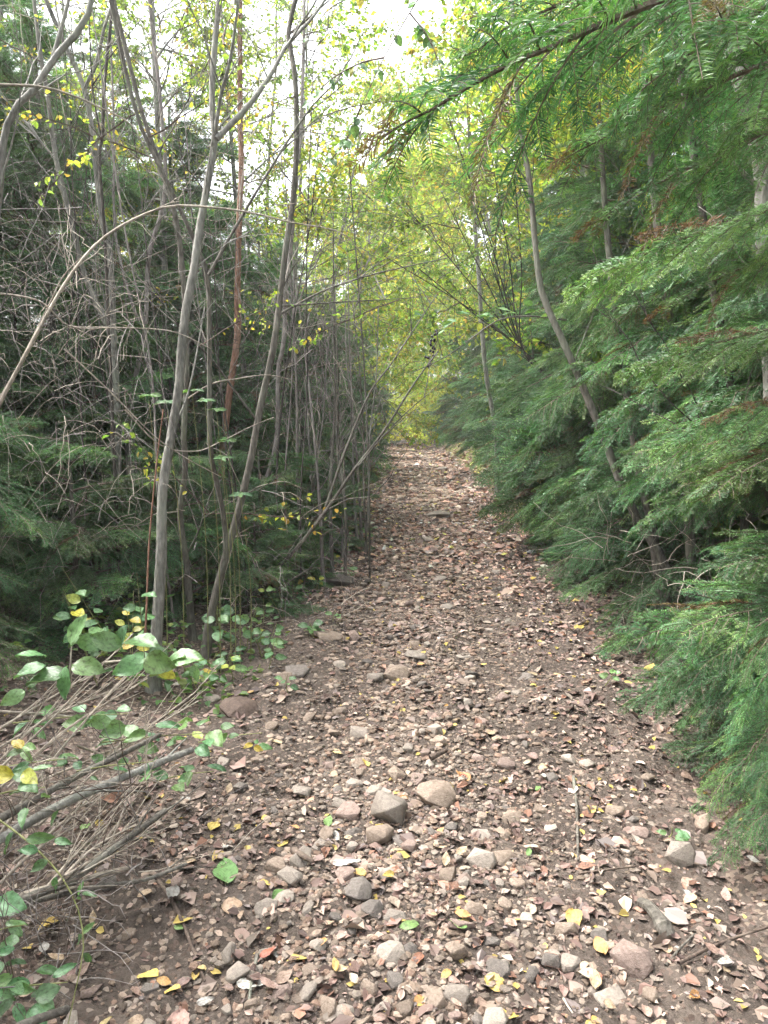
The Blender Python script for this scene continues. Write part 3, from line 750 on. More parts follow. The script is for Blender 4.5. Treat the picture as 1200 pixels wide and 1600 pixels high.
stem_thing('slender_tree', 'grey stem forking low into a straight dark shoot and a pale leaning one', 'tree',
    rooted(T([(318, 1030), (330, 960), (350, 878), (371, 804), (392, 717), (406, 638), (425, 554), (434, 492), (447, 383), (457, 317), (463, 233), (462, 133), (455, 83), (450, 40), (463, 0), (470, -80)], 4.6, 4.9)),
    [(T([(352, 872), (352, 825), (342, 767), (329, 708), (328, 658), (327, 512), (324, 430), (300, 367), (253, 267), (213, 177), (173, 0), (165, -60)], 4.62, 4.2), 0.017, 0.010),
     (T([(435, 492), (500, 457), (567, 433), (633, 417), (700, 403)], 4.8, 5.4), 0.008, 0.003),
     (T([(440, 478), (533, 472), (600, 468), (677, 463)], 4.8, 5.3), 0.006, 0.002),
     (T([(326, 430), (367, 357), (433, 247), (487, 167), (535, 120)], 4.35, 4.7), 0.010, 0.004),
     (T([(402, 658), (370, 615), (330, 560), (280, 510), (235, 440)], 4.7, 4.4), 0.008, 0.003),
     (T([(450, 55), (480, 30), (515, 0)], 4.9), 0.008, 0.004)],
    0.027, 0.013, M_BARK_B, 12, group=GS, seed=3, leaves=LEAFY_SPARSE, nleaf=3)
stem_thing('slender_tree', 'grey trunk with wide Y fork in front of the dark conifers at left', 'tree',
    rooted(T([(170, 960), (178, 860), (183, 750), (182, 625), (177, 525), (172, 400), (158, 333), (147, 233), (133, 143), (100, 67), (72, 0), (50, -60)], 6.0, 5.6)),
    [(T([(178, 535), (163, 500), (133, 433), (117, 367), (100, 300), (87, 247), (77, 167), (63, 83), (53, 0), (45, -60)], 5.9, 5.5), 0.024, 0.012),
     (T([(131, 140), (150, 100), (163, 43), (177, 0), (190, -50)], 5.7), 0.014, 0.008), (T([(87, 250), (60, 215), (45, 190)], 5.6), 0.009, 0.004)],
    0.036, 0.014, M_BARK, 12, group=GS, seed=4, leaves=LEAFY_SPARSE, nleaf=6)
stem_thing('slender_tree', 'crooked grey stem leaning in from the left edge with a high fork', 'tree',
    rooted(T([(-70, 1080), (-45, 700), (-5, 330), (13, 190), (60, 133), (83, 90), (103, 73), (133, 33), (143, 0), (150, -50)], 3.6, 3.7)),
    [(T([(83, 90), (97, 40), (107, 0), (112, -40)], 3.7), 0.011, 0.006)], 0.028, 0.013, M_BARK, 5, group=GS, seed=5)
stem_thing('slender_tree', 'thin blackish upright stem crossing in front of the Y-forked trunk', 'tree',
    rooted(T([(190, 985), (182, 800), (170, 520), (163, 360), (155, 250), (160, 217), (163, 133), (175, 17), (178, -60)], 5.2, 5.0)), [(T([(160, 225), (145, 140), (140, 40), (143, -20)], 5.1), 0.006, 0.003)], 0.013, 0.009, M_BARK_D, 6, group=GS, seed=6)
stem_thing('pine_tree', 'red-brown straight trunk rising behind the grey stems', 'tree',
    rooted(T([(343, 860), (346, 733), (354, 650), (362, 588), (371, 525), (371, 450), (374, 333), (377, 267), (375, 167), (375, 50), (374, -60)], 7.4, 7.6)), [], 0.040, 0.022, M_BARK_R, 14, (0.3, 0.8), group=GS, twig_mat=M_DEADG, seed=7, leaves=LEAFY_SPARSE, nleaf=6)
stem_thing('slender_tree', 'pale whitish stem just right of the red-brown trunk', 'tree',
    rooted(T([(398, 850), (408, 783), (421, 733), (433, 679), (435, 575), (444, 533), (446, 450), (453, 400), (463, 290), (470, 200), (474, 90), (476, -30)], 7.2, 7.4)), [(T([(444, 533), (465, 480), (490, 400), (505, 330)], 7.3), 0.010, 0.004)], 0.026, 0.014, M_DEADG, 8, group=GS, seed=8, leaves=LEAFY_YG, nleaf=5)
stem_thing('slender_tree', 'pale stem leaning left behind the thickest grey stem', 'tree',
    rooted(T([(196, 920), (200, 800), (203, 640), (226, 520), (233, 400), (258, 300), (250, 150), (235, 20), (230, -60)], 6.6, 6.3)),
    [(T([(224, 530), (238, 600), (255, 650)], 6.4), 0.010, 0.006), (T([(226, 520), (205, 470), (180, 360), (178, 200), (172, 40)], 6.4), 0.012, 0.007)], 0.026, 0.012, M_DEADG, 8, group=GS, seed=9)
# leaning shrub reaching over the path
stem_thing('leaning_shrub', 'long brown stems leaning right from the left verge out over the path', 'shrub',
    rooted(T([(371, 945), (410, 905), (454, 867), (508, 800), (551, 737), (590, 687), (617, 647), (640, 610), (663, 577), (685, 548)], 6.05, 5.6)),
    [(T([(505, 805), (530, 730), (553, 670), (580, 610), (610, 570), (650, 510), (683, 460)], 5.9, 6.3), 0.012, 0.004),
     (T([(560, 728), (600, 680), (640, 640), (670, 615), (697, 590)], 5.8, 5.6), 0.007, 0.002),
     (T([(515, 795), (545, 780), (580, 775), (603, 753)], 5.8, 5.5), 0.007, 0.002)],
    0.019, 0.005, M_BARK_B, 12, (0.25, 0.7), seed=10)
# thicket of thin upright stems by the path
for i in range(15):
    bx = 478 + 7.5 * i + rnd.uniform(-8, 8); Y = rnd.uniform(6.6, 9.8)
    b = P(bx, 900, Y); gz = ground_z(b.x, Y)
    tp_ = [Vector((b.x, Y, gz - 0.05))]
    topx = bx + rnd.uniform(-45, 50); hh = rnd.uniform(2.2, 4.2)
    for k in (0.25, 0.5, 0.75, 1.0):
        q = P(bx + (topx - bx) * k ** 1.5 + rnd.uniform(-5, 5), 900, Y)
        tp_.append(Vector((q.x, Y + rnd.uniform(-0.1, 0.1), gz + hh * k)))
    stem_thing('thin_sapling', f'thin grey sapling, about {ORD[i]} from the left in the thicket beside the path', 'sapling', tp_, [], rnd.uniform(0.011, 0.02), 0.005, rnd.choice([M_BARK, M_DEADG, M_BARK_B]),
               7, (0.3, 0.9), group='thicket of thin saplings left of the path', seed=100 + i, twig_mat=M_DEADG)
for i in range(16):
    bx = 95 + 25 * i + rnd.uniform(-9, 9); Y = rnd.uniform(4.8, 7.2); b = P(bx, 950, Y); gz = ground_z(b.x, Y)
    tx = bx + rnd.uniform(-110, 110); hh = rnd.uniform(3.2, 5.0); tp_ = [Vector((b.x, Y, gz - 0.05))]
    for k in (0.2, 0.4, 0.6, 0.8, 1.0):
        q = P(bx + (tx - bx) * k ** 1.3 + rnd.uniform(-7, 7), 950, Y); tp_.append(Vector((q.x, Y + rnd.uniform(-0.1, 0.1), gz + hh * k)))
    stem_thing('whip_sapling', f'whip-thin bare sapling among the grey stems, about {ORD[i]} from the left', 'sapling', tp_, [], rnd.uniform(0.007, 0.013), 0.003, rnd.choice([M_BARK, M_BARK_D, M_BARK_D, M_DEADG]),
               9, (0.3, 1.0), group='whip-thin saplings on the left', seed=140 + i, leaves=LEAFY_SPARSE, nleaf=i % 2)
# big arching canes
def cane(label, pts, y0, y1, r0, r1, mat=M_DEAD, twigs=0, name='arching_cane', seed=0):
    return stem_thing(name, label, 'cane', T(pts, y0, y1), [], r0, r1, mat, twigs, (0.15, 0.4), 'dry arching canes on the left', seed=seed, sides=6)
cane('thick tan cane arching from the left edge across the grey stems', [(-60, 760), (0, 630), (45, 545), (90, 462), (125, 410), (160, 373), (210, 342), (267, 322), (340, 325), (400, 334), (457, 348), (517, 358), (545, 372), (570, 405)], 3.5, 4.4, 0.010, 0.003, twigs=4, seed=1)
cane('thin cane sweeping from the upper left edge down to the grey stems', [(-20, 132), (60, 135), (110, 148), (150, 165), (205, 195), (230, 240), (260, 290)], 3.4, 3.7, 0.006, 0.002, seed=2)
cane('pale cane bowing across the left below the arching cane', [(-30, 455), (60, 470), (110, 510), (190, 512), (270, 518), (330, 545)], 3.6, 4.0, 0.006, 0.002, twigs=2, seed=3)
cane('pale cane curving over between the red trunk and the leaning grey stem', [(290, 625), (330, 600), (370, 592), (415, 586), (450, 592), (465, 600)], 4.5, 4.7, 0.006, 0.002, seed=4)
cane('straw-coloured cane hanging in a long bow before the thickest pale stem', [(100, 545), (170, 610), (240, 680), (290, 715), (345, 745)], 3.8, 4.2, 0.005, 0.002, seed=5)
cane('straw-coloured cane rising to the right between the fork and the pale stem', [(195, 640), (250, 695), (305, 705), (345, 690), (395, 665), (428, 652)], 4.1, 4.6, 0.005, 0.002, seed=6)
cane('reddish upright shoot beside the foot of the thickest pale stem', [(226, 1010), (229, 950), (233, 850), (243, 740), (255, 640)], 3.8, 3.9, 0.006, 0.003, mat=M_BARK_R, seed=7)
cane('pale forked cane standing up at the far left', [(-10, 640), (30, 570), (75, 480), (100, 430), (135, 395)], 4.4, 4.6, 0.009, 0.003, twigs=4, seed=8)

# dead tangles
def tangle(label, boxpx, Y, n, l, r, mats, droop, seed, name='dead_undergrowth'):
    rr = np.random.default_rng(seed)
    mb = MB()
    for k in range(n):
        px = rr.uniform(boxpx[0], boxpx[2]); py = rr.uniform(boxpx[1], boxpx[3]); y = rr.uniform(*Y)
        p = np.array(P(px, py, y))
        az = rr.uniform(0, 2 * math.pi); el = rr.normal(0.5, 0.7)
        d = np.array([math.cos(az) * math.cos(el), math.sin(az) * math.cos(el) * 0.6, math.sin(el)])
        L = rr.uniform(*l); q = np.linspace(0, 1, 8)
        kink = np.cumsum(rr.normal(0, 0.05, (8, 3)), 0) * L
        c = p + np.outer(q * L, d) - np.outer(q ** 2 * L * rr.uniform(0.2, 1.0) * droop, [0, 0, 1]) + kink * q[:, None]
        gz = ground_z(p[0], p[1]) + 0.01
        c[:, 2] = np.maximum(c[:, 2], gz)
        tube(mb, c, r * rr.uniform(0.5, 1.2), r * 0.3, 3, int(rr.integers(0, len(mats))))
    o = ob(name, mb.mesh(name, mats, smooth=True)); tag(o, label, 'undergrowth', kind='stuff'); return o
tangle('tangle of pale curling dead stems at the left edge', (-60, 430, 230, 820), (4.0, 5.4), 260, (0.2, 0.7), 0.003, [M_DEAD, M_DEAD, M_DEADG], 1.0, 1)
tangle('grey mass of dead fine twigs at the upper left edge', (-60, 230, 90, 520), (4.3, 5.6), 110, (0.2, 0.6), 0.0028, [M_DEADG, M_BARK_D], 0.6, 2)
tangle('hanging curtain of fine grey dead stems beside the sapling thicket', (400, 430, 560, 760), (6.5, 9.0), 330, (0.3, 0.9), 0.003, [M_DEADG, M_DEAD], 1.4, 3)
tangle('fine criss-cross of thin bare twigs high among the left stems', (40, 60, 500, 560), (4.6, 7.5), 330, (0.4, 1.3), 0.0028, [M_BARK_D, M_DEADG, M_DEAD], 0.1, 4)
tangle('low dark dead stems under the left conifers', (-40, 760, 480, 930), (4.4, 7.0), 200, (0.25, 0.7), 0.0035, [M_DEADG, M_TWIG, M_DEAD], 0.8, 5)
tangle('bare brown twigs of the shrubs arching over the path', (560, 300, 860, 520), (8.0, 14.0), 170, (0.6, 1.6), 0.005, [M_BARK_D, M_BARK_B], 0.1, 6)

# ------------------------------------------------------------------ right-hand trunks
GR = 'broadleaf stems among the right-hand conifers'
stem_thing('leaning_tree', 'brown trunk leaning left out of the conifers with a low V fork', 'tree',
    rooted(T([(1036, 955), (1044, 912), (1036, 877), (1013, 837), (993, 805), (970, 755), (937, 668), (888, 552), (862, 495), (846, 455), (836, 380), (828, 285), (812, 195), (806, 100), (800, 0), (798, -80)], 5.0, 5.4)),
    [(T([(1034, 950), (1026, 883), (1022, 840), (1013, 796), (999, 740), (985, 650), (965, 520), (950, 380), (940, 250), (930, 100)], 5.0, 5.6), 0.036, 0.016)],
    0.034, 0.011, M_BARK_B, 12, group=GR, seed=20, leaves=LEAFY_YG, nleaf=18)
stem_thing('slender_tree', 'grey trunk at the right edge half hidden by conifer sprays', 'tree',
    rooted(T([(1230, 1150), (1220, 800), (1198, 420), (1192, 260), (1173, 190), (1160, 135), (1140, 60), (1120, -40)], 3.3, 3.5)), [(T([(1192, 300), (1140, 250), (1100, 225), (1060, 180)], 3.4, 3.2), 0.012, 0.004)], 0.055, 0.035, M_BARK, 5, group=GR, seed=21)
stem_thing('slender_tree', 'dark crooked stem with a side fork low in the right-hand conifers', 'tree',
    rooted(T([(1240, 1000), (1215, 800), (1174, 737), (1160, 690), (1150, 640), (1120, 480), (1085, 250), (1060, 100), (1035, -20)], 3.7, 3.9)), [(T([(1174, 737), (1148, 712), (1121, 694), (1090, 650)], 3.7), 0.014, 0.006)], 0.026, 0.016, M_BARK_D, 6, group=GR, seed=22)
for i, (pts, y, r, lab) in enumerate([
    ([(905, 800), (908, 420), (910, 290), (903, 205), (896, 60), (890, -60)], 9.0, 0.035, 'leftmost of three pale straight trunks high behind the right-hand conifers'),
    ([(940, 800), (940, 500), (935, 300), (922, 200), (915, 60), (910, -60)], 9.6, 0.045, 'middle of three pale straight trunks high behind the right-hand conifers'),
    ([(958, 800), (956, 500), (953, 300), (948, 215), (944, 60), (940, -60)], 9.3, 0.045, 'rightmost of three pale straight trunks high behind the right-hand conifers'),
    ([(1080, 930), (1079, 854), (1073, 770), (1060, 600), (1030, 380), (1010, 150), (1000, -40)], 4.9, 0.035, 'brown trunk right of the V-forked trunk, low among the sprays'),
    ([(778, 800), (775, 680), (762, 600), (755, 540), (748, 430), (735, 250), (730, 100)], 13.3, 0.045, 'thin grey trunk standing over the bank where the path narrows')]):
    stem_thing('slender_tree', lab, 'tree', rooted(T(pts, y)), [], r, r * 0.6, M_BARK if i != 3 else M_BARK_B, 9, (0.4, 1.1), group=GR, seed=30 + i, leaves=LEAFY_YG, nleaf=9)
# fan of dark thin stems leaning left over the path
fan_root = P(850, 760, 7.6)
for i, (ex, ey, mx, my) in enumerate([(640, 330, 745, 455), (690, 300, 760, 440), (720, 250, 775, 430), (600, 400, 730, 480), (760, 200, 795, 400), (655, 420, 740, 490), (800, 230, 815, 420), (700, 180, 770, 390)]):
    base = Vector((2.75 + rnd.uniform(-0.2, 0.2), 7.7 + rnd.uniform(-0.3, 0.3), 0)); base.z = ground_z(base.x, base.y) - 0.05
    stem_thing('leaning_shoot', f'dark thin shoot, {ORD[i]} of the fan leaning left over the path from the right', 'shoot', [base, P(900, 640, base.y), P(818, 548, base.y), P(mx, my, base.y - 0.2), P(ex, ey, base.y - 0.6)], [], 0.011, 0.004, M_BARK_D,
               7, (0.3, 0.9), group='fan of dark shoots over the path', seed=50 + i, leaves=LEAFY_G, nleaf=3)
# dead twigs on the V-forked trunk
tangle('pale dead twigs sticking out low on the leaning brown trunk', (935, 820, 1050, 960), (4.4, 5.0), 26, (0.25, 0.55), 0.003, [M_DEAD], 0.25, 8, 'dead_twigs')
tangle('pale dead twigs lying across the lower right sprays', (1060, 840, 1220, 960), (3.0, 4.2), 28, (0.25, 0.6), 0.003, [M_DEAD], 0.3, 9, 'dead_twigs')

# near conifer at the right edge whose boughs hang in front of the camera
near = empty('hemlock_tree', (1.75, 1.9, ground_z(1.75, 1.9))); tag(near, 'nearest conifer, its bright sprays hanging across the top right corner', 'tree', 'conifers along the right of the path')
mb = MB(); tube(mb, np.array([[0, 0, -0.1], [0.02, 0.02, 1.2], [0.05, 0, 2.4], [0.05, 0.05, 4.2]]), 0.06, 0.03, 10, 0, knob=0.04)
ob('trunk', mb.mesh('trunk', [M_BARK_B], smooth=True), near)
def near_bough(p0, p1, s=1.0, roll=0.0, me=None, parent=near):
    b = ob('bough', me or BOUGH_X[rnd.randint(0, 1)], parent)
    p0 = Vector(p0); p1 = Vector(p1); L = (p1 - p0).length / 1.2 * s
    orient(b, p0 - parent.location, p1 - p0, scale=(L, L * 0.9, L), roll=roll)
for a, b, roll in [((1190, -40, 1.75), (560, 150, 1.35), 0.35), ((1330, 60, 1.6), (860, 215, 1.5), 0.3), ((1260, -120, 1.9), (700, 20, 1.8), 0.2), ((1350, 150, 1.8), (900, 330, 1.8), 0.15),
                   ((1330, -60, 1.5), (960, 120, 1.3), 0.4), ((1380, 280, 2.0), (880, 420, 2.1), 0.1), ((1400, 330, 1.9), (1010, 470, 2.0), 0.2), ((1330, -200, 2.1), (860, -40, 2.2), 0.3),
                   ((1420, 480, 2.1), (960, 560, 2.3), 0.1), ((1430, 560, 2.0), (1010, 690, 2.2), 0.1), ((1250, -60, 2.6), (850, 90, 2.9), 0.1)]:
    near_bough(P(*a), P(*b), roll=roll)
# low sprays sweeping the path edge on the right
low = empty('hemlock_tree', (1.95, 2.7, ground_z(1.95, 2.7))); tag(low, 'low spreading conifer at the lower right, sprays touching the path edge', 'tree', 'conifers along the right of the path')
mb = MB(); tube(mb, np.array([[0, 0, -0.1], [0.02, 0.02, 0.6], [0.05, 0, 1.3], [0.05, 0.05, 2.4]]), 0.05, 0.015, 9, 0, knob=0.04)
ob('trunk', mb.mesh('trunk', [M_BARK_B], smooth=True), low)
for a, b, roll in [((1330, 1040, 2.7), (1085, 1245, 2.45), 0), ((1330, 1100, 2.5), (1100, 1330, 2.3), 0.1), ((1330, 960, 2.8), (1010, 1105, 3.1), 0), ((1300, 900, 3.0), (985, 1090, 3.4), 0.1), ((1330, 1000, 2.5), (1110, 1180, 2.4), -0.1),
                   ((1330, 900, 2.8), (1070, 1030, 2.7), 0), ((1280, 980, 3.2), (1000, 1080, 3.6), 0), ((1350, 1150, 2.2), (1130, 1300, 2.15), 0), ((1330, 880, 2.3), (1120, 1050, 2.3), 0.1),
                   ((1350, 1060, 2.2), (1150, 1230, 2.2), 0), ((1340, 940, 2.4), (1090, 1120, 2.5), 0.05)]:
    near_bough(P(*a), P(*b), roll=roll, me=rnd.choice(BOUGH_N), parent=low)
wall = [o for o in COL.objects if o.get('label', '').endswith('third back along the right path edge')][0]
wall2 = [o for o in COL.objects if o.get('label', '').endswith('fourth back along the right path edge')][0]
for i, (tx, ty, Y) in enumerate([(800, 640, 5.6), (850, 575, 5.2), (775, 690, 6.4), (905, 470, 4.8), (840, 715, 5.4), (935, 600, 4.4), (985, 420, 4.2), (1010, 520, 3.9), (830, 790, 5.6), (880, 850, 5.2), (905, 925, 4.9), (870, 520, 5.2), (940, 380, 4.6), (960, 690, 4.2),
        (890, 650, 4.7), (800, 560, 6.2), (915, 540, 4.6), (860, 770, 5.0), (760, 620, 7.2), (1060, 600, 3.5), (1050, 450, 3.6), (990, 620, 3.9), (820, 480, 6.2), (930, 730, 4.5), (1000, 330, 4.2), (1080, 520, 3.3), (1095, 680, 3.2), (840, 870, 5.8), (815, 730, 6.4), (790, 770, 7.0), (1040, 690, 3.6), (900, 990, 4.7), (935, 1040, 4.3), (860, 930, 5.4), (1120, 420, 3.2)]):
    tip = P(tx, ty, Y); st = tip + Vector((rnd.uniform(1.0, 1.35), rnd.uniform(0.1, 0.6), rnd.uniform(0.05, 0.4)))
    st.z = max(st.z, tip.z + 0.02)
    near_bough(st, tip, roll=rnd.gauss(0.15, 0.3), me=rnd.choice(BOUGH_N), parent=wall if i % 2 else wall2)
# sprays at the left edge
lefts = empty('spruce_tree', (-3.0, 3.9, ground_z(-3.0, 3.9))); tag(lefts, 'shaded conifer at the left edge with one pale spray showing low', 'tree', 'conifers behind the bare stems on the left')
mb = MB(); tube(mb, np.array([[0, 0, -0.1], [0.02, 0.02, 1.2], [0.0, 0, 2.6]]), 0.05, 0.015, 9, 0, knob=0.04)
ob('trunk', mb.mesh('trunk', [M_BARK_B], smooth=True), lefts)
for a, b in [((-230, 930, 3.8), (95, 990, 3.5)), ((-200, 700, 4.0), (110, 790, 4.0)), ((-220, 850, 3.9), (60, 900, 4.1)), ((-150, 1010, 3.9), (60, 1060, 4.2)), ((-200, 560, 4.2), (80, 690, 4.5))]:
    near_bough(P(*a), P(*b), me=rnd.choice(BOUGH_N), parent=lefts)

# ------------------------------------------------------------------ broad-leaved plants
def make_broad(seed, L=0.1, W=0.62, curl=0.25, col=(0.1, 0.19, 0.06), serr=0.03, mat=None):
    rr = np.random.default_rng(seed); mb = MB()
    nu, nv = 12, 5
    u = np.linspace(0, 1, nu); prof = np.sin(np.pi * u ** 0.78) ** 0.85 * W * 0.5 * L
    prof = prof * (1 + serr * np.where(np.arange(nu) % 2, 1, -1)); prof[0] = 0.002 * L; prof[-1] = 0.003 * L
    v = np.linspace(-1, 1, nv)
    X = np.repeat(u[:, None] * L, nv, 1); Y = prof[:, None] * v[None, :]
    Z = 0.22 * np.abs(Y) - curl * L * (u[:, None] ** 2) * 0.6 + 0.012 * L * rr.normal(0, 1, (nu, nv)) + 0.05 * L * np.sin(u[:, None] * 5 + v[None, :] * 2 + seed)
    i = np.arange(nu - 1)[:, None] * nv; j = np.arange(nv - 1)[None, :]
    F = np.stack([i + j, i + nv + j, i + nv + j + 1, i + j + 1], -1).reshape(-1, 4)
    mb.add(np.stack([X, Y, Z], -1).reshape(-1, 3), F, 0, col)
    return mb.mesh('leaf', [mat or M_BROAD], smooth=True)
BROAD_G = [make_broad(i, 1.0, 0.6 + 0.06 * i, 0.2 + 0.08 * i, c) for i, c in enumerate([(0.13, 0.25, 0.1), (0.11, 0.22, 0.095), (0.15, 0.28, 0.1), (0.12, 0.23, 0.11)])]
BROAD_Y = [make_broad(10 + i, 1.0, 0.6, 0.3, c) for i, c in enumerate([(0.5, 0.44, 0.07), (0.36, 0.4, 0.08)])]
BROAD_N = [make_broad(14 + i, 1.0, 0.42, 0.3, c) for i, c in enumerate([(0.09, 0.19, 0.08), (0.11, 0.22, 0.07)])]

def leafy_plant(label, base, stems, leaves, smat=M_VINE, name='broadleaf_plant', group='', r=0.003, cat='plant'):
    """stems: polylines; leaves: (position, direction, size, kind)"""
    base = Vector(base); root = empty(name, base); tag(root, label, cat, group)
    for st in stems:
        sp = smooth_path([Vector(p) - base for p in st], 16); mb = MB(); tube(mb, sp, r, r * 0.45, 6, 0)
        ob('stem', mb.mesh('stem', [smat], smooth=True), root)
    for p, d, s, kind in leaves:
        me = rnd.choice({'g': BROAD_G, 'y': BROAD_Y, 'n': BROAD_N}[kind])
        o = ob('leaf', me, root)
        orient(o, Vector(p) - base, d, up=(rnd.gauss(0, 0.25), -0.55 + rnd.gauss(0, 0.25), 0.8), scale=s, roll=rnd.gauss(0, 0.2))
    return root
def seedling(label, px, py, Y, h, nl, size, yel=0.0, group='broad-leaved seedlings by the left of the path', spreadr=1.0, kind='g'):
    b = P(px, py, Y); gz = float(surf(b.x, b.y)); base = Vector((b.x, b.y, gz))
    stems = []; leaves = []
    for s in range(max(1, nl // 6)):
        lean = Vector((rnd.uniform(-0.5, 0.5), rnd.uniform(-0.5, 0.3), 1)) * h
        st = [base, base + lean * 0.5 + Vector((rnd.uniform(-.02, .02), 0, 0)), base + lean]
        stems.append(st); sp = smooth_path(st, 12)
        for k in range(min(6, nl)):
            i = 4 + int(k * 7 / 6); az = k * 2.4 + rnd.uniform(-0.4, 0.4)
            d = (math.cos(az), math.sin(az), rnd.uniform(-0.15, 0.45))
            leaves.append((Vector(sp[min(i, 11)]) + Vector(d) * 0.02 * spreadr, d, size * rnd.uniform(0.6, 1.15), 'y' if rnd.random() < yel else kind))
    return leafy_plant(label, base, stems, leaves, group=group)

# the large-leaved bramble-like stem at the left edge
st1 = T([(-40, 1240), (0, 1200), (75, 1130), (150, 1050), (208, 990)], 2.3, 2.6)
lv = []
for (px, py, dx, dz, s, k) in [(72, 1025, -45, 10, .085, 'g'), (72, 1040, -62, -8, .095, 'g'), (112, 1010, 8, 42, .10, 'g'), (110, 1050, -55, 0, .125, 'g'), (105, 1040, -6, -42, .105, 'g'), (112, 1040, 60, -2, .10, 'g'),
                               (120, 1005, 46, 2, .09, 'g'), (190, 1010, -55, 25, .10, 'g'), (196, 1003, 50, 10, .11, 'g'), (230, 1030, -52, -15, .11, 'g'), (225, 1030, 50, -4, .105, 'g'), (265, 1030, 55, 12, .12, 'g'), (190, 1015, 4, 40, .09, 'g'), (265, 1035, 35, 25, .08, 'g'), (245, 1040, 30, -25, .07, 'y'), (300, 1040, 12, -28, .055, 'g'), (40, 1080, -45, -20, .08, 'g'), (45, 1075, 20, 25, .075, 'g')]:
    p = P(px, py, 2.45 + rnd.uniform(-0.05, 0.05)); d = Vector((dx, rnd.uniform(-30, 20), dz))
    lv.append((p, d, s * 1.12, k))
leafy_plant('large oval green leaves on a pale stem at the left edge', st1[0], [st1, T([(108, 1082), (110, 1040), (112, 1010)], 2.42, 2.45), T([(165, 1035), (225, 1030), (270, 1030)], 2.5, 2.5)], lv, M_DEAD, 'bramble', r=0.005)
# trailing green vine
vine = T([(-30, 1262), (0, 1282), (47, 1318), (90, 1362), (118, 1410), (130, 1460), (128, 1500), (115, 1560), (104, 1612)], 1.9, 1.62)
lv = []
for (px, py, dx, dz, s, k) in [(40, 1312, 38, -3, .07, 'n'), (80, 1290, 8, 24, .045, 'n'), (85, 1312, 26, 0, .05, 'n'), (75, 1345, -24, -12, .06, 'n'), (88, 1370, -6, -24, .05, 'n'), (122, 1400, 4, 25, .035, 'n'), (128, 1395, 32, 4, .045, 'n'), (124, 1400, -4, -20, .03, 'n'),
                               (128, 1460, 14, 14, .04, 'n'), (128, 1462, -16, -20, .05, 'n'), (130, 1490, 10, -22, .045, 'n'), (60, 1330, -40, 4, .06, 'n'), (20, 1300, -14, -24, .06, 'n')]:
    lv.append((P(px, py, 1.78), Vector((dx, rnd.uniform(-15, 15), dz)), s, k))
leafy_plant('trailing green vine with small paired leaves at the lower left', vine[0], [vine], lv, M_VINE, 'trailing_vine', r=0.0032)
# leafy low shoots between the cut branches
for (lab, cx, cy, Y, w, h, n, s, yel) in [
    ('leafy green shoot lying over the ends of the cut branches', 250, 1150, 2.75, 90, 25, 16, .085, 0.08),
    ('small leafy shoot hanging below the cut branch ends', 290, 1210, 2.7, 45, 18, 9, .07, 0.0),
    ('green shoot trailing on to the soil right of the cut branches', 360, 1150, 3.1, 50, 20, 9, .06, 0.1),
    ('dark green leaf cluster under the bramble at the left edge', 110, 1120, 2.8, 90, 30, 15, .085, 0.0),
    ('bright green leaves at the left edge above the vine', 25, 1235, 2.0, 45, 35, 9, .075, 0.1),
    ('pointed green leaves at the left edge below the vine', 10, 1450, 1.75, 30, 40, 7, .07, 0.0),
    ('leafy shoot threaded through the thin twigs at the left edge', 60, 1190, 2.3, 60, 25, 10, .06, 0.05),
    ('small-leaved shoot resting on the thickest cut branch', 180, 1195, 2.45, 60, 22, 9, .05, 0.0),
    ('low green leaf clump in the bottom left corner', 45, 1540, 1.75, 60, 40, 22, .06, 0.0)]:
    c = P(cx, cy, Y); stems = [[P(cx - w, cy + 10, Y), c, P(cx + w, cy - 5, Y)]]; lv = []
    for k in range(n):
        px = cx + rnd.uniform(-w, w); py = cy + rnd.uniform(-h, h)
        az = rnd.uniform(0, 6.28)
        lv.append((P(px, py, Y + rnd.uniform(-0.1, 0.1)), (math.cos(az), math.sin(az) * 0.8 - 0.2, rnd.uniform(-0.3, 0.35)), s * rnd.uniform(0.7, 1.2), 'y' if rnd.random() < yel else rnd.choice('gn')))
    leafy_plant(lab, stems[0][0], stems, lv, M_VINE, 'leafy_shoot', group='leafy shoots among the cut branches')
# upright seedlings
for a in [('leafy seedling with dull green leaves at the foot of the forked grey stem', 345, 1010, 4.6, 0.36, 18, .10, 0.0), ('seedling with green leaves just right of the forked grey stem', 385, 1000, 4.8, 0.30, 12, .09, 0.05),
          ('yellow-leaved seedling right of the thickest pale stem', 365, 1050, 4.2, 0.16, 6, .08, 0.7), ('seedling with two yellow leaf pairs left of the thickest pale stem', 205, 1040, 4.1, 0.5, 12, .09, 0.5),
          ('green-leaved shrub behind the large oval leaves', 150, 1030, 4.0, 0.55, 12, .10, 0.15), ('tall seedling with light green leaves beside the red shoot', 228, 1030, 4.0, 0.75, 12, .10, 0.1),
          ('low plant on the stones at the left path edge', 490, 985, 5.0, 0.10, 12, .07, 0.0), ('small seedling on the soil at the left of the path', 450, 1080, 4.0, 0.12, 6, .05, 0.0), ('tiny green seedling near the mossy stones', 520, 950, 5.4, 0.10, 6, .055, 0.0),
          ('pale green seedling under the leaning stem', 440, 960, 5.5, 0.3, 6, .06, 0.2), ('low leaves at the path edge below the sapling thicket', 545, 880, 7.0, 0.14, 12, .07, 0.0), ('low leaves at the path edge beyond the sapling thicket', 570, 820, 9.0, 0.2, 12, .08, 0.0),
          ('thin seedling with drooping leaves before the bank of dead stems', 420, 1040, 4.4, 0.2, 6, .07, 0.1)]:
    seedling(*a)
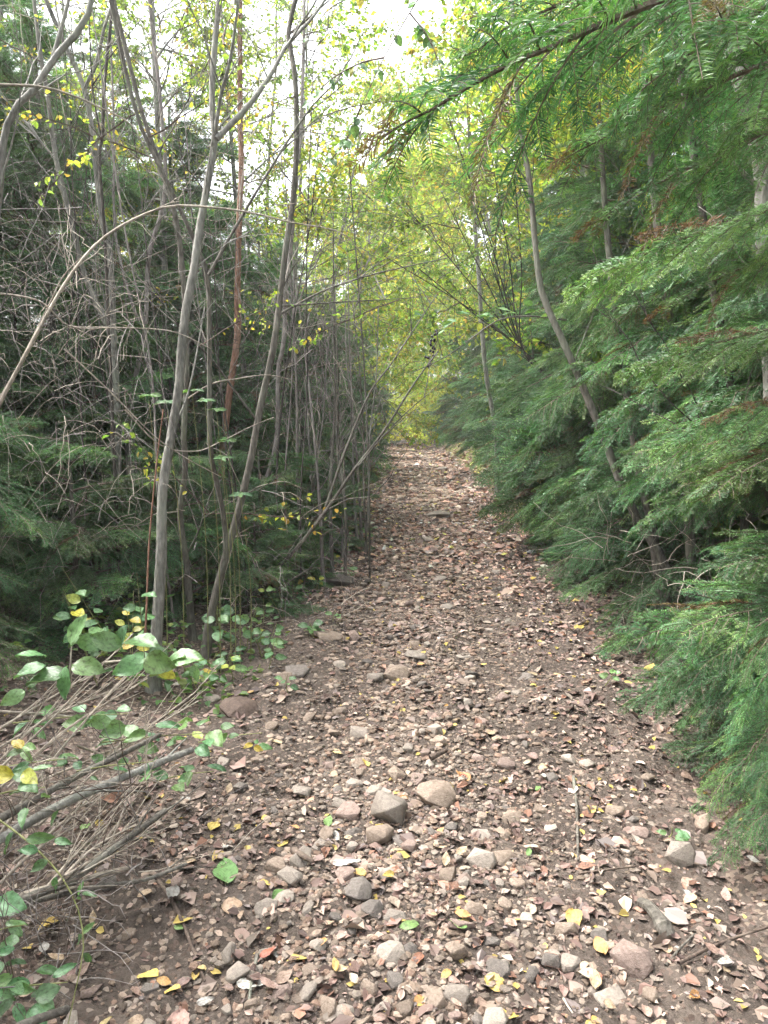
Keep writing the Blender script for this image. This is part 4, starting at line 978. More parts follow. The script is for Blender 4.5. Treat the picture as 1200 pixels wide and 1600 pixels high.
for i in range(18):
    y = 4.0 + 5.5 * (i / 17) ** 1.2; s_ = -(1.12 - 0.2 * i / 17) + rnd.uniform(-0.16, 0.1); x = float(path_x(y)) + s_
    px_, py_ = 600 + FPX * x / y, 1000
    seedling(f'low leafy seedling on the left verge, {ORD[i]} back along the path edge', px_, py_, y, rnd.uniform(0.1, 0.32), rnd.choice([6, 12]), rnd.uniform(0.05, 0.085), 0.08, kind=rnd.choice('ggn'))
for i, (x, y, H) in enumerate([(-0.75, 7.8, 1.0), (-1.05, 5.9, 0.8), (-0.55, 9.6, 1.3), (-0.45, 11.5, 1.5)]):
    conifer(f'knee-high conifer at the very edge of the path on the left, {ORD[i]} back', x, y, H, BOUGH_N, 26, 0.75, z0=0.0, r=0.018, group='conifers behind the bare stems on the left', seed=360 + i, name='spruce_tree', top=0.4)
tangle('dead stems and twigs leaning over the left path edge', (330, 830, 560, 1010), (4.6, 7.2), 150, (0.2, 0.6), 0.003, [M_DEADG, M_TWIG, M_DEAD], 0.5, 14)
seedling('little dark green seedling on the litter at the right of the path', 1040, 1290, 2.6, 0.06, 6, .045, 0.0, group='')
seedling('small seedling beside the low sprays at the right path edge', 945, 1075, 4.0, 0.10, 6, .05, 0.0, group='')
# pale whorls of leaves seen edge-on among the stems
for i, (px, py, Y) in enumerate([(232, 618, 4.2), (260, 628, 4.2), (320, 625, 4.3), (338, 640, 4.3), (355, 688, 4.4), (348, 715, 4.4), (375, 772, 4.5), (300, 610, 4.4)]):
    c = P(px, py, Y); g = Vector((c.x + 0.03, c.y + 0.05, ground_z(c.x, c.y) - 0.03))
    lv = [(c, (math.cos(k * 1.26), math.sin(k * 1.26), rnd.uniform(-0.05, 0.15)), .07 * rnd.uniform(0.8, 1.2), 'n') for k in range(5)]
    leafy_plant(f'upright shoot tipped with a pale leaf whorl, {ORD[i]} between the grey stems', g, [[g, (g + c) / 2 + Vector((0.03, 0, 0)), c]], lv, M_VINE, 'whorled_shoot', group='whorled shoots between the grey stems')

# leafy branch with dark berries hanging over the path
bb = P(880, 497, 6.0)
br = T([(885, 500), (825, 494), (780, 500), (742, 525), (697, 557), (645, 582)], 6.2, 5.6)
root = empty('berry_branch', br[0]); tag(root, 'leafy branch with black berries hanging over the middle of the path', 'branch')
mb = MB(); tube(mb, smooth_path([p - br[0] for p in br], 24), 0.009, 0.003, 6, 0); ob('stem', mb.mesh('stem', [M_BARK_B], smooth=True), root)
for (px, py, dx, dz, s, k) in [(820, 490, 30, 12, .10, 'g'), (800, 488, -35, 15, .12, 'g'), (785, 492, 30, 8, .10, 'g'), (770, 495, -40, 10, .12, 'g'), (750, 498, 25, 20, .10, 'g'), (735, 492, -40, 12, .11, 'g'), (712, 500, -30, -12, .12, 'g'), (700, 515, -30, -10, .10, 'g'), (690, 508, 25, 14, .09, 'g'), (765, 510, 12, -22, .08, 'y'), (752, 505, -8, -22, .07, 'y'), (845, 495, 30, 10, .1, 'g'), (830, 480, -20, 18, .1, 'g'), (680, 520, -20, -25, .08, 'g'), (720, 530, 14, -16, .06, 'g'), (660, 490, -22, 8, .09, 'g'), (648, 492, 22, 6, .08, 'g')]:
    o = ob('leaf', rnd.choice({'g': BROAD_G, 'y': BROAD_Y}[k]), root); orient(o, P(px, py, 5.8) - br[0], Vector((dx, rnd.uniform(-25, 15), dz)), scale=s, roll=rnd.gauss(0, 0.3))
mbb = MB()
ico = [(0, 0, 1), (0.894, 0, .447), (.276, .851, .447), (-.724, .526, .447), (-.724, -.526, .447), (.276, -.851, .447), (.724, .526, -.447), (-.276, .851, -.447), (-.894, 0, -.447), (-.276, -.851, -.447), (.724, -.526, -.447), (0, 0, -1)]
icf = [(0, 1, 2), (0, 2, 3), (0, 3, 4), (0, 4, 5), (0, 5, 1), (1, 6, 2), (2, 7, 3), (3, 8, 4), (4, 9, 5), (5, 10, 1), (6, 7, 2), (7, 8, 3), (8, 9, 4), (9, 10, 5), (10, 6, 1), (11, 7, 6), (11, 8, 7), (11, 9, 8), (11, 10, 9), (11, 6, 10)]
ICO, ICF = np.array(ico), np.array(icf)
mbb.add(ICO * 1.0, ICF, 0); berry = mbb.mesh('berry', [M_BERRY], smooth=True)
mb = MB(); tube(mb, smooth_path([P(692, 556, 5.75) - br[0], P(684, 530, 5.75) - br[0], P(680, 515, 5.75) - br[0]], 8), 0.003, 0.002, 5, 0); tube(mb, smooth_path([P(684, 530, 5.75) - br[0], P(675, 550, 5.75) - br[0], P(667, 574, 5.75) - br[0]], 8), 0.003, 0.002, 5, 0)
stalk = ob('berry_stalk', mb.mesh('berry_stalk', [M_TWIG], smooth=True), root)
for k in range(24):
    u = k / 23; p = P(683 - 16 * u + rnd.uniform(-6, 6), 518 + 55 * u + rnd.uniform(-4, 4), 5.75 + rnd.uniform(-0.03, 0.03))
    o = ob('berry', berry, stalk, p - br[0]); o.scale = (0.012,) * 3

# leaves hanging into the gap of sky
ovs = [T([(760, -190), (690, -60), (640, 20), (600, 90), (565, 165)], 3.4, 3.1), T([(690, -60), (600, -20), (520, 10), (480, 60)], 3.3, 3.6), T([(600, 90), (560, 100), (510, 130), (480, 170)], 3.2, 3.6), T([(640, 20), (670, 60), (690, 110)], 3.3, 3.2), T([(565, 165), (540, 220), (500, 270)], 3.1, 3.4)]
lv = []
for st in ovs:
    sp = smooth_path(st, 14)
    for k in range(13):
        p = Vector(sp[rnd.randint(2, 13)]); lv.append((p, (rnd.gauss(-0.2, 0.6), rnd.gauss(0, 0.5), rnd.gauss(-0.6, 0.4)), rnd.uniform(0.03, 0.058), 'y' if rnd.random() < 0.15 else 'g'))
leafy_plant('leafy twigs hanging into the gap of white sky at the top', ovs[0][0], ovs, lv, M_TWIG, 'overhanging_branch', r=0.004, cat='branch')

# ------------------------------------------------------------------ cut branches piled at the left
def cut_branch(label, pts, y0, y1, r0, r1, mat, spurs=0, group='cut branches heaped at the left of the path', name='cut_branch', spur_l=(0.08, 0.3), dirx=1):
    pl = T(pts, y0, y1); base = pl[0]; root = empty(name, base); tag(root, label, 'branch', group)
    sp = smooth_path([p - base for p in pl], 22); mb = MB(); tube(mb, sp, r0, r1, 8, 0, knob=0.05)
    ob('stem', mb.mesh('stem', [mat], smooth=True), root)
    d0 = unit(sp[-1] - sp[0])
    for k in range(spurs):
        i = rnd.randint(5, 20); l = rnd.uniform(*spur_l)
        d = unit(d0 + np.array([rnd.gauss(0, 0.25), rnd.gauss(0, 0.3), rnd.uniform(-0.15, 0.5)])); q = np.linspace(0, 1, 6)
        mb = MB(); tube(mb, sp[i] + np.outer(q * l, d) + np.cumsum(rng.normal(0, 0.01 * l, (6, 3)), 0), max(r1 * 0.5, 0.002), 0.001, 5, 0)
        ob('spur', mb.mesh('spur', [mat], smooth=True), root)
    return root
cut_branch('thickest cut branch of the heap, lichen-grey, pointing up to the right', [(-60, 1340), (0, 1311), (86, 1262), (169, 1225), (240, 1195), (300, 1172)], 2.0, 2.6, 0.0165, 0.012, M_BARK, 6)
cut_branch('cut branch lying just above the thickest one, leaves over its end', [(-20, 1290), (37, 1259), (112, 1217), (187, 1180), (250, 1148)], 2.1, 2.7, 0.0135, 0.009, M_BARK_B, 6)
cut_branch('splintered cut branch below the thickest one, stepping down to the soil', [(-20, 1436), (50, 1400), (112, 1375), (187, 1319), (259, 1266)], 1.8, 2.3, 0.013, 0.010, M_BARK_B, 7)
cut_branch('thin cut branch with a snapped pale end near the soil', [(-20, 1415), (94, 1382), (202, 1356)], 1.9, 2.2, 0.010, 0.008, M_DEAD, 3)
cut_branch('brown cut branch lowest of the heap, its tip on the soil', [(-10, 1425), (37, 1412), (150, 1386), (225, 1375), (291, 1350)], 1.9, 2.3, 0.010, 0.006, M_BARK_B, 5)
cut_branch('cut branch end poking out of the bottom left corner', [(-60, 1660), (0, 1622), (45, 1598), (105, 1577)], 1.45, 1.65, 0.012, 0.010, M_BARK_B, 0)
for i, (a, b, Y0, Y1) in enumerate([((-20, 1330), (205, 1045), 2.3, 2.7), ((-20, 1250), (230, 1060), 2.4, 2.8), ((60, 1290), (300, 1085), 2.4, 3.0), ((40, 1230), (310, 1095), 2.5, 3.1), ((-20, 1180), (170, 1080), 2.5, 2.8), ((-20, 1150), (130, 1060), 2.6, 2.9), ((-20, 1210), (120, 1090), 2.4, 2.6),
                                   ((70, 1390), (178, 1280), 2.0, 2.3), ((90, 1380), (212, 1288), 2.0, 2.3), ((100, 1370), (235, 1300), 2.0, 2.35), ((60, 1180), (300, 1240), 2.7, 3.0), ((120, 1165), (410, 1285), 2.8, 3.2), ((-20, 1110), (250, 1150), 2.7, 3.1), ((20, 1350), (160, 1230), 2.2, 2.5), ((0, 1380), (120, 1290), 2.1, 2.3)]):
    m = ((a[0] + b[0]) / 2 + rnd.uniform(-10, 10), (a[1] + b[1]) / 2 + rnd.uniform(-14, 8))
    cut_branch(f'straw-pale dry twig sticking out of the cut-branch heap, {ORD[i]} of its kind', [a, m, b], Y0, Y1, 0.0055, 0.0025, M_DEAD, 9, 'thin pale twigs in the cut-branch heap', 'dry_twig')
tangle('fine brown brushwood packed under the cut branches', (-40, 1200, 250, 1420), (2.1, 2.9), 150, (0.15, 0.5), 0.0028, [M_DEADG, M_TWIG, M_DEAD], 0.3, 11, 'brushwood')
tangle('fine dead stems in the bottom left corner', (-40, 1400, 130, 1580), (1.65, 2.2), 120, (0.1, 0.35), 0.0022, [M_DEADG, M_TWIG], 0.4, 12, 'brushwood')

# twigs on the ground
def ground_stick(label, pts, r, mat):
    pl = []
    for px, py in pts:
        # where the sight line meets the land
        d = P(px, py, 1.0) - Vector((0, 0, CAM_H)); t = 1.0
        for _ in range(400):
            p = Vector((0, 0, CAM_H)) + d * t
            if p.z <= float(surf(p.x, p.y)) + r: break
            t += 0.02
        pl.append(p + Vector((0, 0, r * 1.3 + 0.006)))
    base = pl[0]; root = empty('fallen_stick', base); tag(root, label, 'stick', 'sticks lying on the path')
    mb = MB(); tube(mb, smooth_path([p - base for p in pl], 14), r, r * 0.6, 6, 0, knob=0.08); ob('stem', mb.mesh('stem', [mat], smooth=True), root)
def on_land(px, py):
    d = P(px, py, 1.0) - Vector((0, 0, CAM_H)); t = 0.8
    while t < 60:
        p = Vector((0, 0, CAM_H)) + d * t
        if p.z <= float(surf(p.x, p.y)): return p
        t += 0.01 + 0.002 * t
    return p
ground_stick('straight brown stick lying along the path on the right', [(896, 1218), (901, 1270), (903, 1350)], 0.008, M_BARK_B)
ground_stick('bent dark stick on the soil at the lower left', [(248, 1382), (275, 1425), (298, 1480), (320, 1540)], 0.007, M_TWIG)
ground_stick('short dark stick below the lowest cut branch', [(130, 1408), (160, 1450), (188, 1498)], 0.006, M_TWIG)
ground_stick('upright-lying brown stick near the bottom left', [(402, 1500), (394, 1540), (388, 1580)], 0.007, M_BARK_B)
ground_stick('thin twig running to the wood lump at the lower right', [(1060, 1512), (1130, 1478), (1200, 1455)], 0.006, M_TWIG)
ground_stick('thin twig below the wood lump at lower right', [(1040, 1515), (1060, 1490), (1085, 1465)], 0.005, M_BARK_B)
ground_stick('short thick stick lying on the left half of the path', [(458, 1338), (472, 1346), (488, 1356)], 0.014, M_TWIG)
ground_stick('thick dark stick between the two halves of the path', [(672, 1192), (685, 1186), (698, 1180)], 0.014, M_TWIG)
ground_stick('thin pale twig at the bottom edge right of centre', [(880, 1566), (892, 1585), (902, 1600)], 0.004, M_DEAD)
ground_stick('thin twig crossing below the straight stick on the right', [(905, 1369), (960, 1362), (1010, 1356)], 0.004, M_TWIG)

# ------------------------------------------------------------------ stones
def stone_mesh(seed, npts=15):
    """a worn, faceted stone: hull of a few points with its edges bevelled"""
    import bmesh
    rr = np.random.default_rng(seed)
    bm = bmesh.new()
    pts = unit(rr.normal(0, 1, (npts, 3))) * rr.uniform(0.86, 1.0, (npts, 1))
    pts = np.sign(pts) * np.abs(pts) ** rr.uniform(0.6, 0.9)
    for p in pts: bm.verts.new(p)
    r = bmesh.ops.convex_hull(bm, input=bm.verts[:])
    bmesh.ops.delete(bm, geom=list({g for g in r['geom_interior'] + r['geom_unused'] if isinstance(g, bmesh.types.BMVert)}), context='VERTS')
    bmesh.ops.dissolve_limit(bm, angle_limit=0.28, verts=bm.verts[:], edges=bm.edges[:])
    bmesh.ops.bevel(bm, geom=bm.edges[:], offset=rr.uniform(0.05, 0.12), segments=2, profile=0.5, affect='EDGES', clamp_overlap=True)
    me = bpy.data.meshes.new('stone'); bm.to_mesh(me); bm.free()
    me.polygons.foreach_set('use_smooth', np.ones(len(me.polygons), bool))
    return me
def stone_set(sub, k0, k):
    out = {}
    for cname, m in STONE_MATS.items():
        out[cname] = []
        for i in range(k):
            me = STONE_BASE[(sub, k0 + i)].copy(); me.materials.append(m); out[cname].append(me)
    return out
STONE_BASE = {(3, i): stone_mesh(600 + i, 11 + i) for i in range(9)}
STONES = stone_set(3, 0, 9)
HERO = [  # px, py, w, h (pixels), colour, label
    (607, 1268, 58, 58, 'pale grey', 'large upright pale stone in the middle of the path'), (682, 1240, 58, 36, 'brown', 'flat-topped brown stone right of the large upright pale one'), (545, 1268, 46, 24, 'reddish', 'low reddish-brown stone left of the large upright pale one'),
    (592, 1306, 46, 36, 'brown', 'flat brown stone tucked below the large upright pale one'), (561, 1141, 34, 22, 'pale grey', 'rounded pale stone alone left of the path middle'), (620, 1052, 38, 30, 'brown', 'right one of the two blocky stones halfway up the path'),
    (588, 1060, 30, 26, 'pale grey', 'left one of the two blocky stones halfway up the path'), (1062, 1336, 42, 50, 'pale grey', 'pointed triangular stone on the litter at the right'), (985, 1502, 62, 48, 'reddish', 'big pinkish stone in the lower right'),
    (560, 1392, 42, 30, 'dark grey', 'dark round stone left of centre'), (605, 1363, 30, 30, 'pale grey', 'small pale grey stone below the flat brown one'), (890, 1503, 34, 36, 'pale grey', 'pale squarish stone left of the big pinkish one'),
    (860, 1498, 30, 36, 'dark grey', 'grey stone touching the pale squarish one'), (443, 1400, 34, 20, 'pale grey', 'smooth oval stone on the left half of the path'), (505, 1576, 46, 44, 'brown', 'large brown stone at the bottom edge, leftmost of its row'),
    (537, 1582, 36, 36, 'pale grey', 'oval stone at the bottom edge, second of its row'), (608, 1563, 34, 38, 'pale grey', 'pale oval stone at the bottom edge, third of its row'), (634, 1571, 32, 46, 'brown', 'tall brown stone at the bottom edge, fourth of its row'),
    (668, 1556, 54, 38, 'brown', 'wide brown stone at the bottom edge, fifth of its row'), (712, 1549, 44, 26, 'pale grey', 'pale flat stone at the bottom edge, rightmost of its row'), (953, 1550, 50, 32, 'pale grey', 'pale stone below the big pinkish one'),
    (790, 1192, 34, 18, 'reddish', 'flat pinkish stone half sunk in the bare soil strip'), (470, 1238, 34, 18, 'pale grey', 'low pale stone at the left of the path'), (748, 1307, 36, 20, 'pale grey', 'flat pale stone on bare soil right of the large upright one'),
    (962, 1268, 34, 28, 'brown', 'brown stone on the litter left of the low sprays'), (998, 1300, 30, 20, 'reddish', 'small reddish stone just above the pointed triangular one'), (740, 1420, 34, 24, 'brown', 'smooth brown stone right of centre'),
    (885, 1450, 38, 40, 'brown', 'grey-brown stone above the pale squarish one'), (617, 1430, 36, 26, 'pale grey', 'pale grey stone in the middle, below the dark round one'), (612, 1467, 28, 30, 'pale grey', 'faceted pale stone low in the middle'),
    (820, 1055, 28, 14, 'dark grey', 'dark stone alone on the right half of the path'), (574, 1545, 32, 34, 'brown', 'brown stone above the bottom row'), (722, 1257, 26, 22, 'pale grey', 'small pale stone just right of the flat-topped brown one'),
    (585, 1235, 26, 24, 'pale grey', 'small blocky stone behind the large upright pale one'), (650, 1215, 26, 22, 'reddish', 'reddish stone behind the flat-topped brown one'), (530, 1255, 24, 16, 'pale grey', 'small flat stone behind the low reddish one'),
    (530, 906, 44, 22, 'dark grey', 'mossy flat slab at the left path edge'), (465, 1048, 40, 15, 'dark grey', 'long dark stone under the seedlings at left'), (513, 992, 44, 16, 'brown', 'flat brown stone at the left path edge'),
    (375, 1110, 56, 30, 'earthy', 'earth-covered boulder in the soil bank at left'), (685, 804, 34, 14, 'pale grey', 'pale flat rock where the path narrows'), (665, 843, 26, 12, 'pale grey', 'pale rock lying before the narrowing of the path'),
    (690, 733, 20, 8, 'pale grey', 'pale rock far along the path'), (640, 1320, 28, 20, 'reddish', 'small reddish stone below the large upright one'), (1003, 1398, 20, 14, 'brown', 'small brown stone above the wood lump'),
    (345, 1190, 26, 18, 'pale grey', 'pale stone under the leafy shoot'), (330, 1090, 26, 18, 'pale grey', 'pale stone beside the earth-covered boulder'), (815, 1150, 24, 12, 'reddish', 'flat stone on the right half of the path'), (726, 1022, 26, 12, 'pale grey', 'pale flat stone in the middle far stretch'), (650, 1022, 36, 12, 'pale grey', 'long flat pale stone behind the two blocky ones')]
n_st = 0
PENDING = []                                   # things told apart by what they lie beside
def proj(p):
    v = Vector(p) - Vector((0, 0, CAM_H)); f = v.y * math.cos(PITCH) - v.z * math.sin(PITCH); u = v.y * math.sin(PITCH) + v.z * math.cos(PITCH)
    return 600 + FPX * v.x / f, 800 - FPX * u / f
def put_stone(p, w, h, dpt, cname, label, group, i):
    o = ob('stone', rnd.choice(STONES[cname]), None, (p.x, p.y, float(surf(p.x, p.y)) + h * (0.45 if label in HL and h > 0.04 else 0.16)))
    o.scale = (w, dpt, h); o.rotation_euler = (rnd.gauss(0, 0.12), rnd.gauss(0, 0.12), rnd.uniform(-0.4, 0.4) if label in HL else rnd.uniform(0, 6.28))
    tag(o, label, 'stone', group)
HL = set(h[5] for h in HERO)
used = []
for i, (px, py, w, h, c, lab) in enumerate(HERO):
    p = on_land(px, py + h * 0.25); k = p.y / FPX * 1.03
    W = w * k * 0.6; Hh = h * k * 0.6
    put_stone(p, W, min(Hh, W * 0.95) * (0.95 if h > 40 else 0.8), W * rnd.uniform(0.8, 1.0), c, lab, None, i); used.append((p.x, p.y, W))
ZONES = [(1.7, 2.4, 'near the bottom of the photo'), (2.4, 3.4, 'in the lower half of the path'), (3.4, 5.5, 'in the middle stretch of the path'), (5.5, 9.0, 'in the upper stretch of the path'), (9.0, 22.0, 'on the far stretch of the path')]
CNT = [75, 65, 62, 42, 20]
cn = [c for c in STONE_MATS if c != 'earthy']
for z, (y0, y1, zl) in enumerate(ZONES):
    k = 0
    while k < CNT[z]:
        y = rnd.uniform(y0, y1); s = rnd.gauss(-0.05, 0.42) if z < 2 else rnd.gauss(-0.12, 0.48)
        if abs(s) > 1.15: continue
        x = float(path_x(y)) + s
        if any((x - a) ** 2 + (y - b) ** 2 < (c * 1.5) ** 2 for a, b, c in used): continue
        w = (rnd.uniform(0.017, 0.039) if rnd.random() < 0.85 else rnd.uniform(0.042, 0.052)) * (1 + 0.14 * z)
        c = rnd.choices(cn, [5, 5, 2, 3])[0]
        put_stone(Vector((x, y, 0)), w, w * rnd.uniform(0.5, 0.8), w * rnd.uniform(0.65, 1.0), c, f'{"larger" if w > 0.04 * (1 + 0.12 * z) else "small"} {c} stone', f'loose stones {zl}', 100 + k)
        PENDING.append(COL.objects[-1])
        used.append((x, y, w)); k += 1
# wood lump
bm_p = on_land(1022, 1440); mb = MB()
tube(mb, np.array([[-0.07, 0, 0.01], [-0.045, 0.004, 0.028], [-0.01, 0, 0.03], [0.04, -0.004, 0.024], [0.075, 0, 0.008]]), 0.03, 0.014, 9, 0, knob=0.25)
o = ob('wood_lump', mb.mesh('wood_lump', [M_BARK_B]), None, bm_p); o.rotation_euler = (0, -0.1, R(105)); tag(o, 'crumbling brown lump of rotten wood at the lower right', 'wood')

# pebbles: many small ones, as one mass
def rand_on_path(n, y0, y1, sig, power=1.0, wide=1.3):
    y = y0 + (y1 - y0) * rng.uniform(0, 1, n) ** power
    s = rng.normal(-0.08, sig, n); s = np.where(np.abs(s) > wide, rng.uniform(-wide, wide, n), s)
    return path_x(y) + s, y
def pebble_mass():
    mb = MB()
    for n, y0, y1, r0, r1, sig in [(6500, 1.5, 3.2, 0.004, 0.019, 0.42), (5000, 3.2, 6.0, 0.006, 0.025, 0.42), (3000, 6, 12, 0.012, 0.042, 0.5), (2200, 12, 32, 0.02, 0.095, 0.48)]:
        x, y = rand_on_path(n, y0, y1, sig)
        r = r0 + (r1 - r0) * rng.uniform(0, 1, n) ** 2.2
        z = surf(x, y) + r * 0.15
        th = rng.uniform(0, 2 * math.pi, n)
        sh = ICO[None] * (1 + rng.normal(0, 0.16, (n, 12, 1)))
        sh = sh * np.stack([r, r * rng.uniform(0.6, 1, n), r * rng.uniform(0.35, 0.7, n)], -1)[:, None, :]
        c, s = np.cos(th)[:, None], np.sin(th)[:, None]
        V = np.stack([sh[:, :, 0] * c - sh[:, :, 1] * s + x[:, None], sh[:, :, 0] * s + sh[:, :, 1] * c + y[:, None], sh[:, :, 2] + z[:, None]], -1)
        F = (np.arange(n)[:, None, None] * 12 + ICF[None]).reshape(-1, 3)
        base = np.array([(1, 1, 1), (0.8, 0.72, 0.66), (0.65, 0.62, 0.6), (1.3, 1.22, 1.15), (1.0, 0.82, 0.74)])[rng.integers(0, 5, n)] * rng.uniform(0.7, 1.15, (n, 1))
        if y0 >= 6: base = base * 1.4  # pale far pebbles, colour lightened further to make up for canopy shade
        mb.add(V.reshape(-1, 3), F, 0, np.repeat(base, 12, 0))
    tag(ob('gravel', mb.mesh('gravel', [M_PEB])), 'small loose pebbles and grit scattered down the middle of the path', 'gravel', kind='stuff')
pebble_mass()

# ------------------------------------------------------------------ fallen leaves
LIT = [(0.25, 0.168, 0.138), (0.3, 0.213, 0.175), (0.185, 0.117, 0.096), (0.11, 0.073, 0.06), (0.32, 0.24, 0.185), (0.29, 0.218, 0.178), (0.23, 0.185, 0.168), (0.26, 0.14, 0.095), (0.36, 0.295, 0.24), (0.155, 0.103, 0.085), (0.215, 0.148, 0.12), (0.14, 0.09, 0.075)]
def litter_mass():
    mb = MB()
    for n, y0, y1, sz, wide, lift in [(15000, 1.3, 3.6, 0.027, 2.2, 0.008), (19000, 3.6, 7.5, 0.032, 2.5, 0.010), (24000, 7.5, 15, 0.05, 2.2, 0.016), (17000, 15, 36, 0.075, 1.9, 0.02)]:
        y = y0 + (y1 - y0) * rng.uniform(0, 1, n); s = rng.uniform(-wide, wide, n) ; x = path_x(y) + s
        dens = vnoise(x, y, 1.6, 0) * 0.5 + vnoise(x, y, 4.1, 2) * 0.35
        rut = np.exp(-((s - 0.42) / 0.2) ** 2) + 0.8 * np.exp(-((s + 0.55) / 0.24) ** 2)
        lft = sstep(0.75, 1.05, -s) * (1 - sstep(5.5, 7.5, y))
        keep = (1.9 - 1.0 * sstep(6, 9, y)) * dens + 0.25 * sstep(6, 9, y) - 0.9 * rut * (y < 6) - 0.85 * lft > rng.uniform(-1.05, 0.72, n)
        x, y = x[keep], y[keep]; k = len(x)
        z = surf(x, y) + rng.uniform(0.001, lift, k)
        th = rng.uniform(0, 2 * math.pi, k)
        d = unit(np.stack([np.cos(th), np.sin(th), rng.normal(0, 0.22, k)], -1))
        nrm = unit(np.array([0, 0, 1.0]) + rng.normal(0, 0.24, (k, 3)))
        size = sz * np.exp(rng.normal(-0.12, 0.5, k))
        V, F = leaf_pts(k, size, d, nrm, np.stack([x, y, z], -1) - d * size[:, None] * 0.5, fold=0.2)
        fl = rng.normal(0.01, 0.075, (k, 6)) * size[:, None]; V[:, 2] += fl.ravel()
        c = np.array(LIT)[rng.integers(0, len(LIT), k)] * np.exp(rng.normal(-0.05, 0.33, (k, 1)))
        yl = rng.uniform(0, 1, k) < 0.045; c[yl] = np.array([0.5, 0.38, 0.11]) * rng.uniform(0.7, 1.1, (yl.sum(), 1))
        rd = (y > 6) & (rng.uniform(0, 1, k) < 0.2); c[rd] = np.array([0.29, 0.17, 0.125]) * rng.uniform(0.7, 1.2, (rd.sum(), 1))
        c = np.clip(c * (0.84 + 0.85 * sstep(3.5, 10, y))[:, None], 0, 0.6)          # drier, paler leaves further on, with light put into colour: near dimmed, far lifted
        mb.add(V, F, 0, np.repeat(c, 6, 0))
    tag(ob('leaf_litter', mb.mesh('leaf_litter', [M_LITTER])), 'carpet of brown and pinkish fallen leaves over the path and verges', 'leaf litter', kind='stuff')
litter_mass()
FC = {'yellow': [(0.46, 0.34, 0.1), (0.44, 0.35, 0.17)], 'pale tan': [(0.35, 0.265, 0.175), (0.33, 0.275, 0.21)], 'pinkish brown': [(0.27, 0.185, 0.15), (0.22, 0.145, 0.12)], 'rusty red': [(0.25, 0.085, 0.05), (0.22, 0.1, 0.06)], 'grey-white': [(0.3, 0.29, 0.265)], 'green': [(0.14, 0.25, 0.08)], 'orange': [(0.42, 0.24, 0.09)]}
FLEAF = {k: [make_broad(700 + i + 10 * j, 1.0, 0.5 + 0.08 * j, -0.25 + 0.3 * j, c, 0.04, M_FALLEN) for j, c in enumerate(v + v[:1])] for i, (k, v) in enumerate(FC.items())}
def put_leaf(x, y, size, cname, label, group, az=None):
    o = ob('fallen_leaf', rnd.choice(FLEAF[cname]))
    a = rnd.uniform(0, 6.28) if az is None else az
    orient(o, (x, y, float(surf(x, y)) + rnd.uniform(0.006, 0.018)), (math.cos(a), math.sin(a), rnd.gauss(0.0, 0.12)), up=(rnd.gauss(0, 0.2), rnd.gauss(0, 0.2), 1), scale=size)
    tag(o, label, 'leaf', group)
for (px, py, s, c, lab) in [(355, 1388, 0.15, 'green', 'large green leaf lying flat on the soil at the left'), (520, 1358, 0.10, 'grey-white', 'pale grey leaf left of centre'), (573, 1375, 0.07, 'yellow', 'bright yellow leaf in the middle of the path'), (845, 1233, 0.08, 'green', 'green-edged leaf on the right half of the path'),
                            (925, 1520, 0.07, 'rusty red', 'rusty red leaf below the pale squarish stone'), (945, 1500, 0.07, 'orange', 'orange leaf left of the big pinkish stone'), (955, 1478, 0.08, 'pale tan', 'cream leaf beside the big pinkish stone'), (735, 1225, 0.09, 'orange', 'large orange-brown leaf near the flat-topped stone'),
                            (370, 1545, 0.08, 'grey-white', 'pale greenish leaf near the bottom left'), (248, 1535, 0.07, 'yellow', 'yellow leaf near the bottom left'), (345, 1430, 0.10, 'pale tan', 'large cream leaf left of the smooth oval stone'), (275, 1395, 0.09, 'grey-white', 'silvery leaf below the cut branches'),
                            (330, 1305, 0.07, 'yellow', 'orange-yellow leaf right of the splintered branch'), (90, 1440, 0.09, 'yellow', 'yellow leaf under the trailing vine'), (280, 1585, 0.12, 'pinkish brown', 'big pinkish leaf at the bottom left edge'), (895, 1432, 0.08, 'yellow', 'yellow curled leaf above the grey-brown stone'), (655, 1030, 0.07, 'yellow', 'yellow leaf halfway up the path'), (660, 1500, 0.06, 'rusty red', 'small red leaf low in the middle'), (730, 1462, 0.06, 'green', 'small green leaf low right of centre'), (757, 1535, 0.07, 'yellow', 'yellow leaf just above the bottom row of stones')]:
    p = on_land(px, py); put_leaf(p.x, p.y, s, c, lab, None)
LZ = [(1.6, 2.3, 115, 'near the bottom of the photo'), (2.3, 3.2, 95, 'in the lower half of the path'), (3.2, 4.6, 60, 'in the middle stretch of the path')]
lc = list(FC)
for y0, y1, n, zl in LZ:
    k = 0
    while k < n:
        y = rnd.uniform(y0, y1); half = 0.55 * y + 0.0
        x = rnd.uniform(-half, half)
        if abs(x - float(path_x(y))) > 1.5: continue
        c = rnd.choices(lc, [3.5, 6, 9, 0.5, 2.5, 0.5, 0.8])[0]
        put_leaf(x, y, rnd.uniform(0.034, 0.066), c, f'fallen {c} leaf', f'fallen leaves {zl}'); PENDING.append(COL.objects[-1]); k += 1

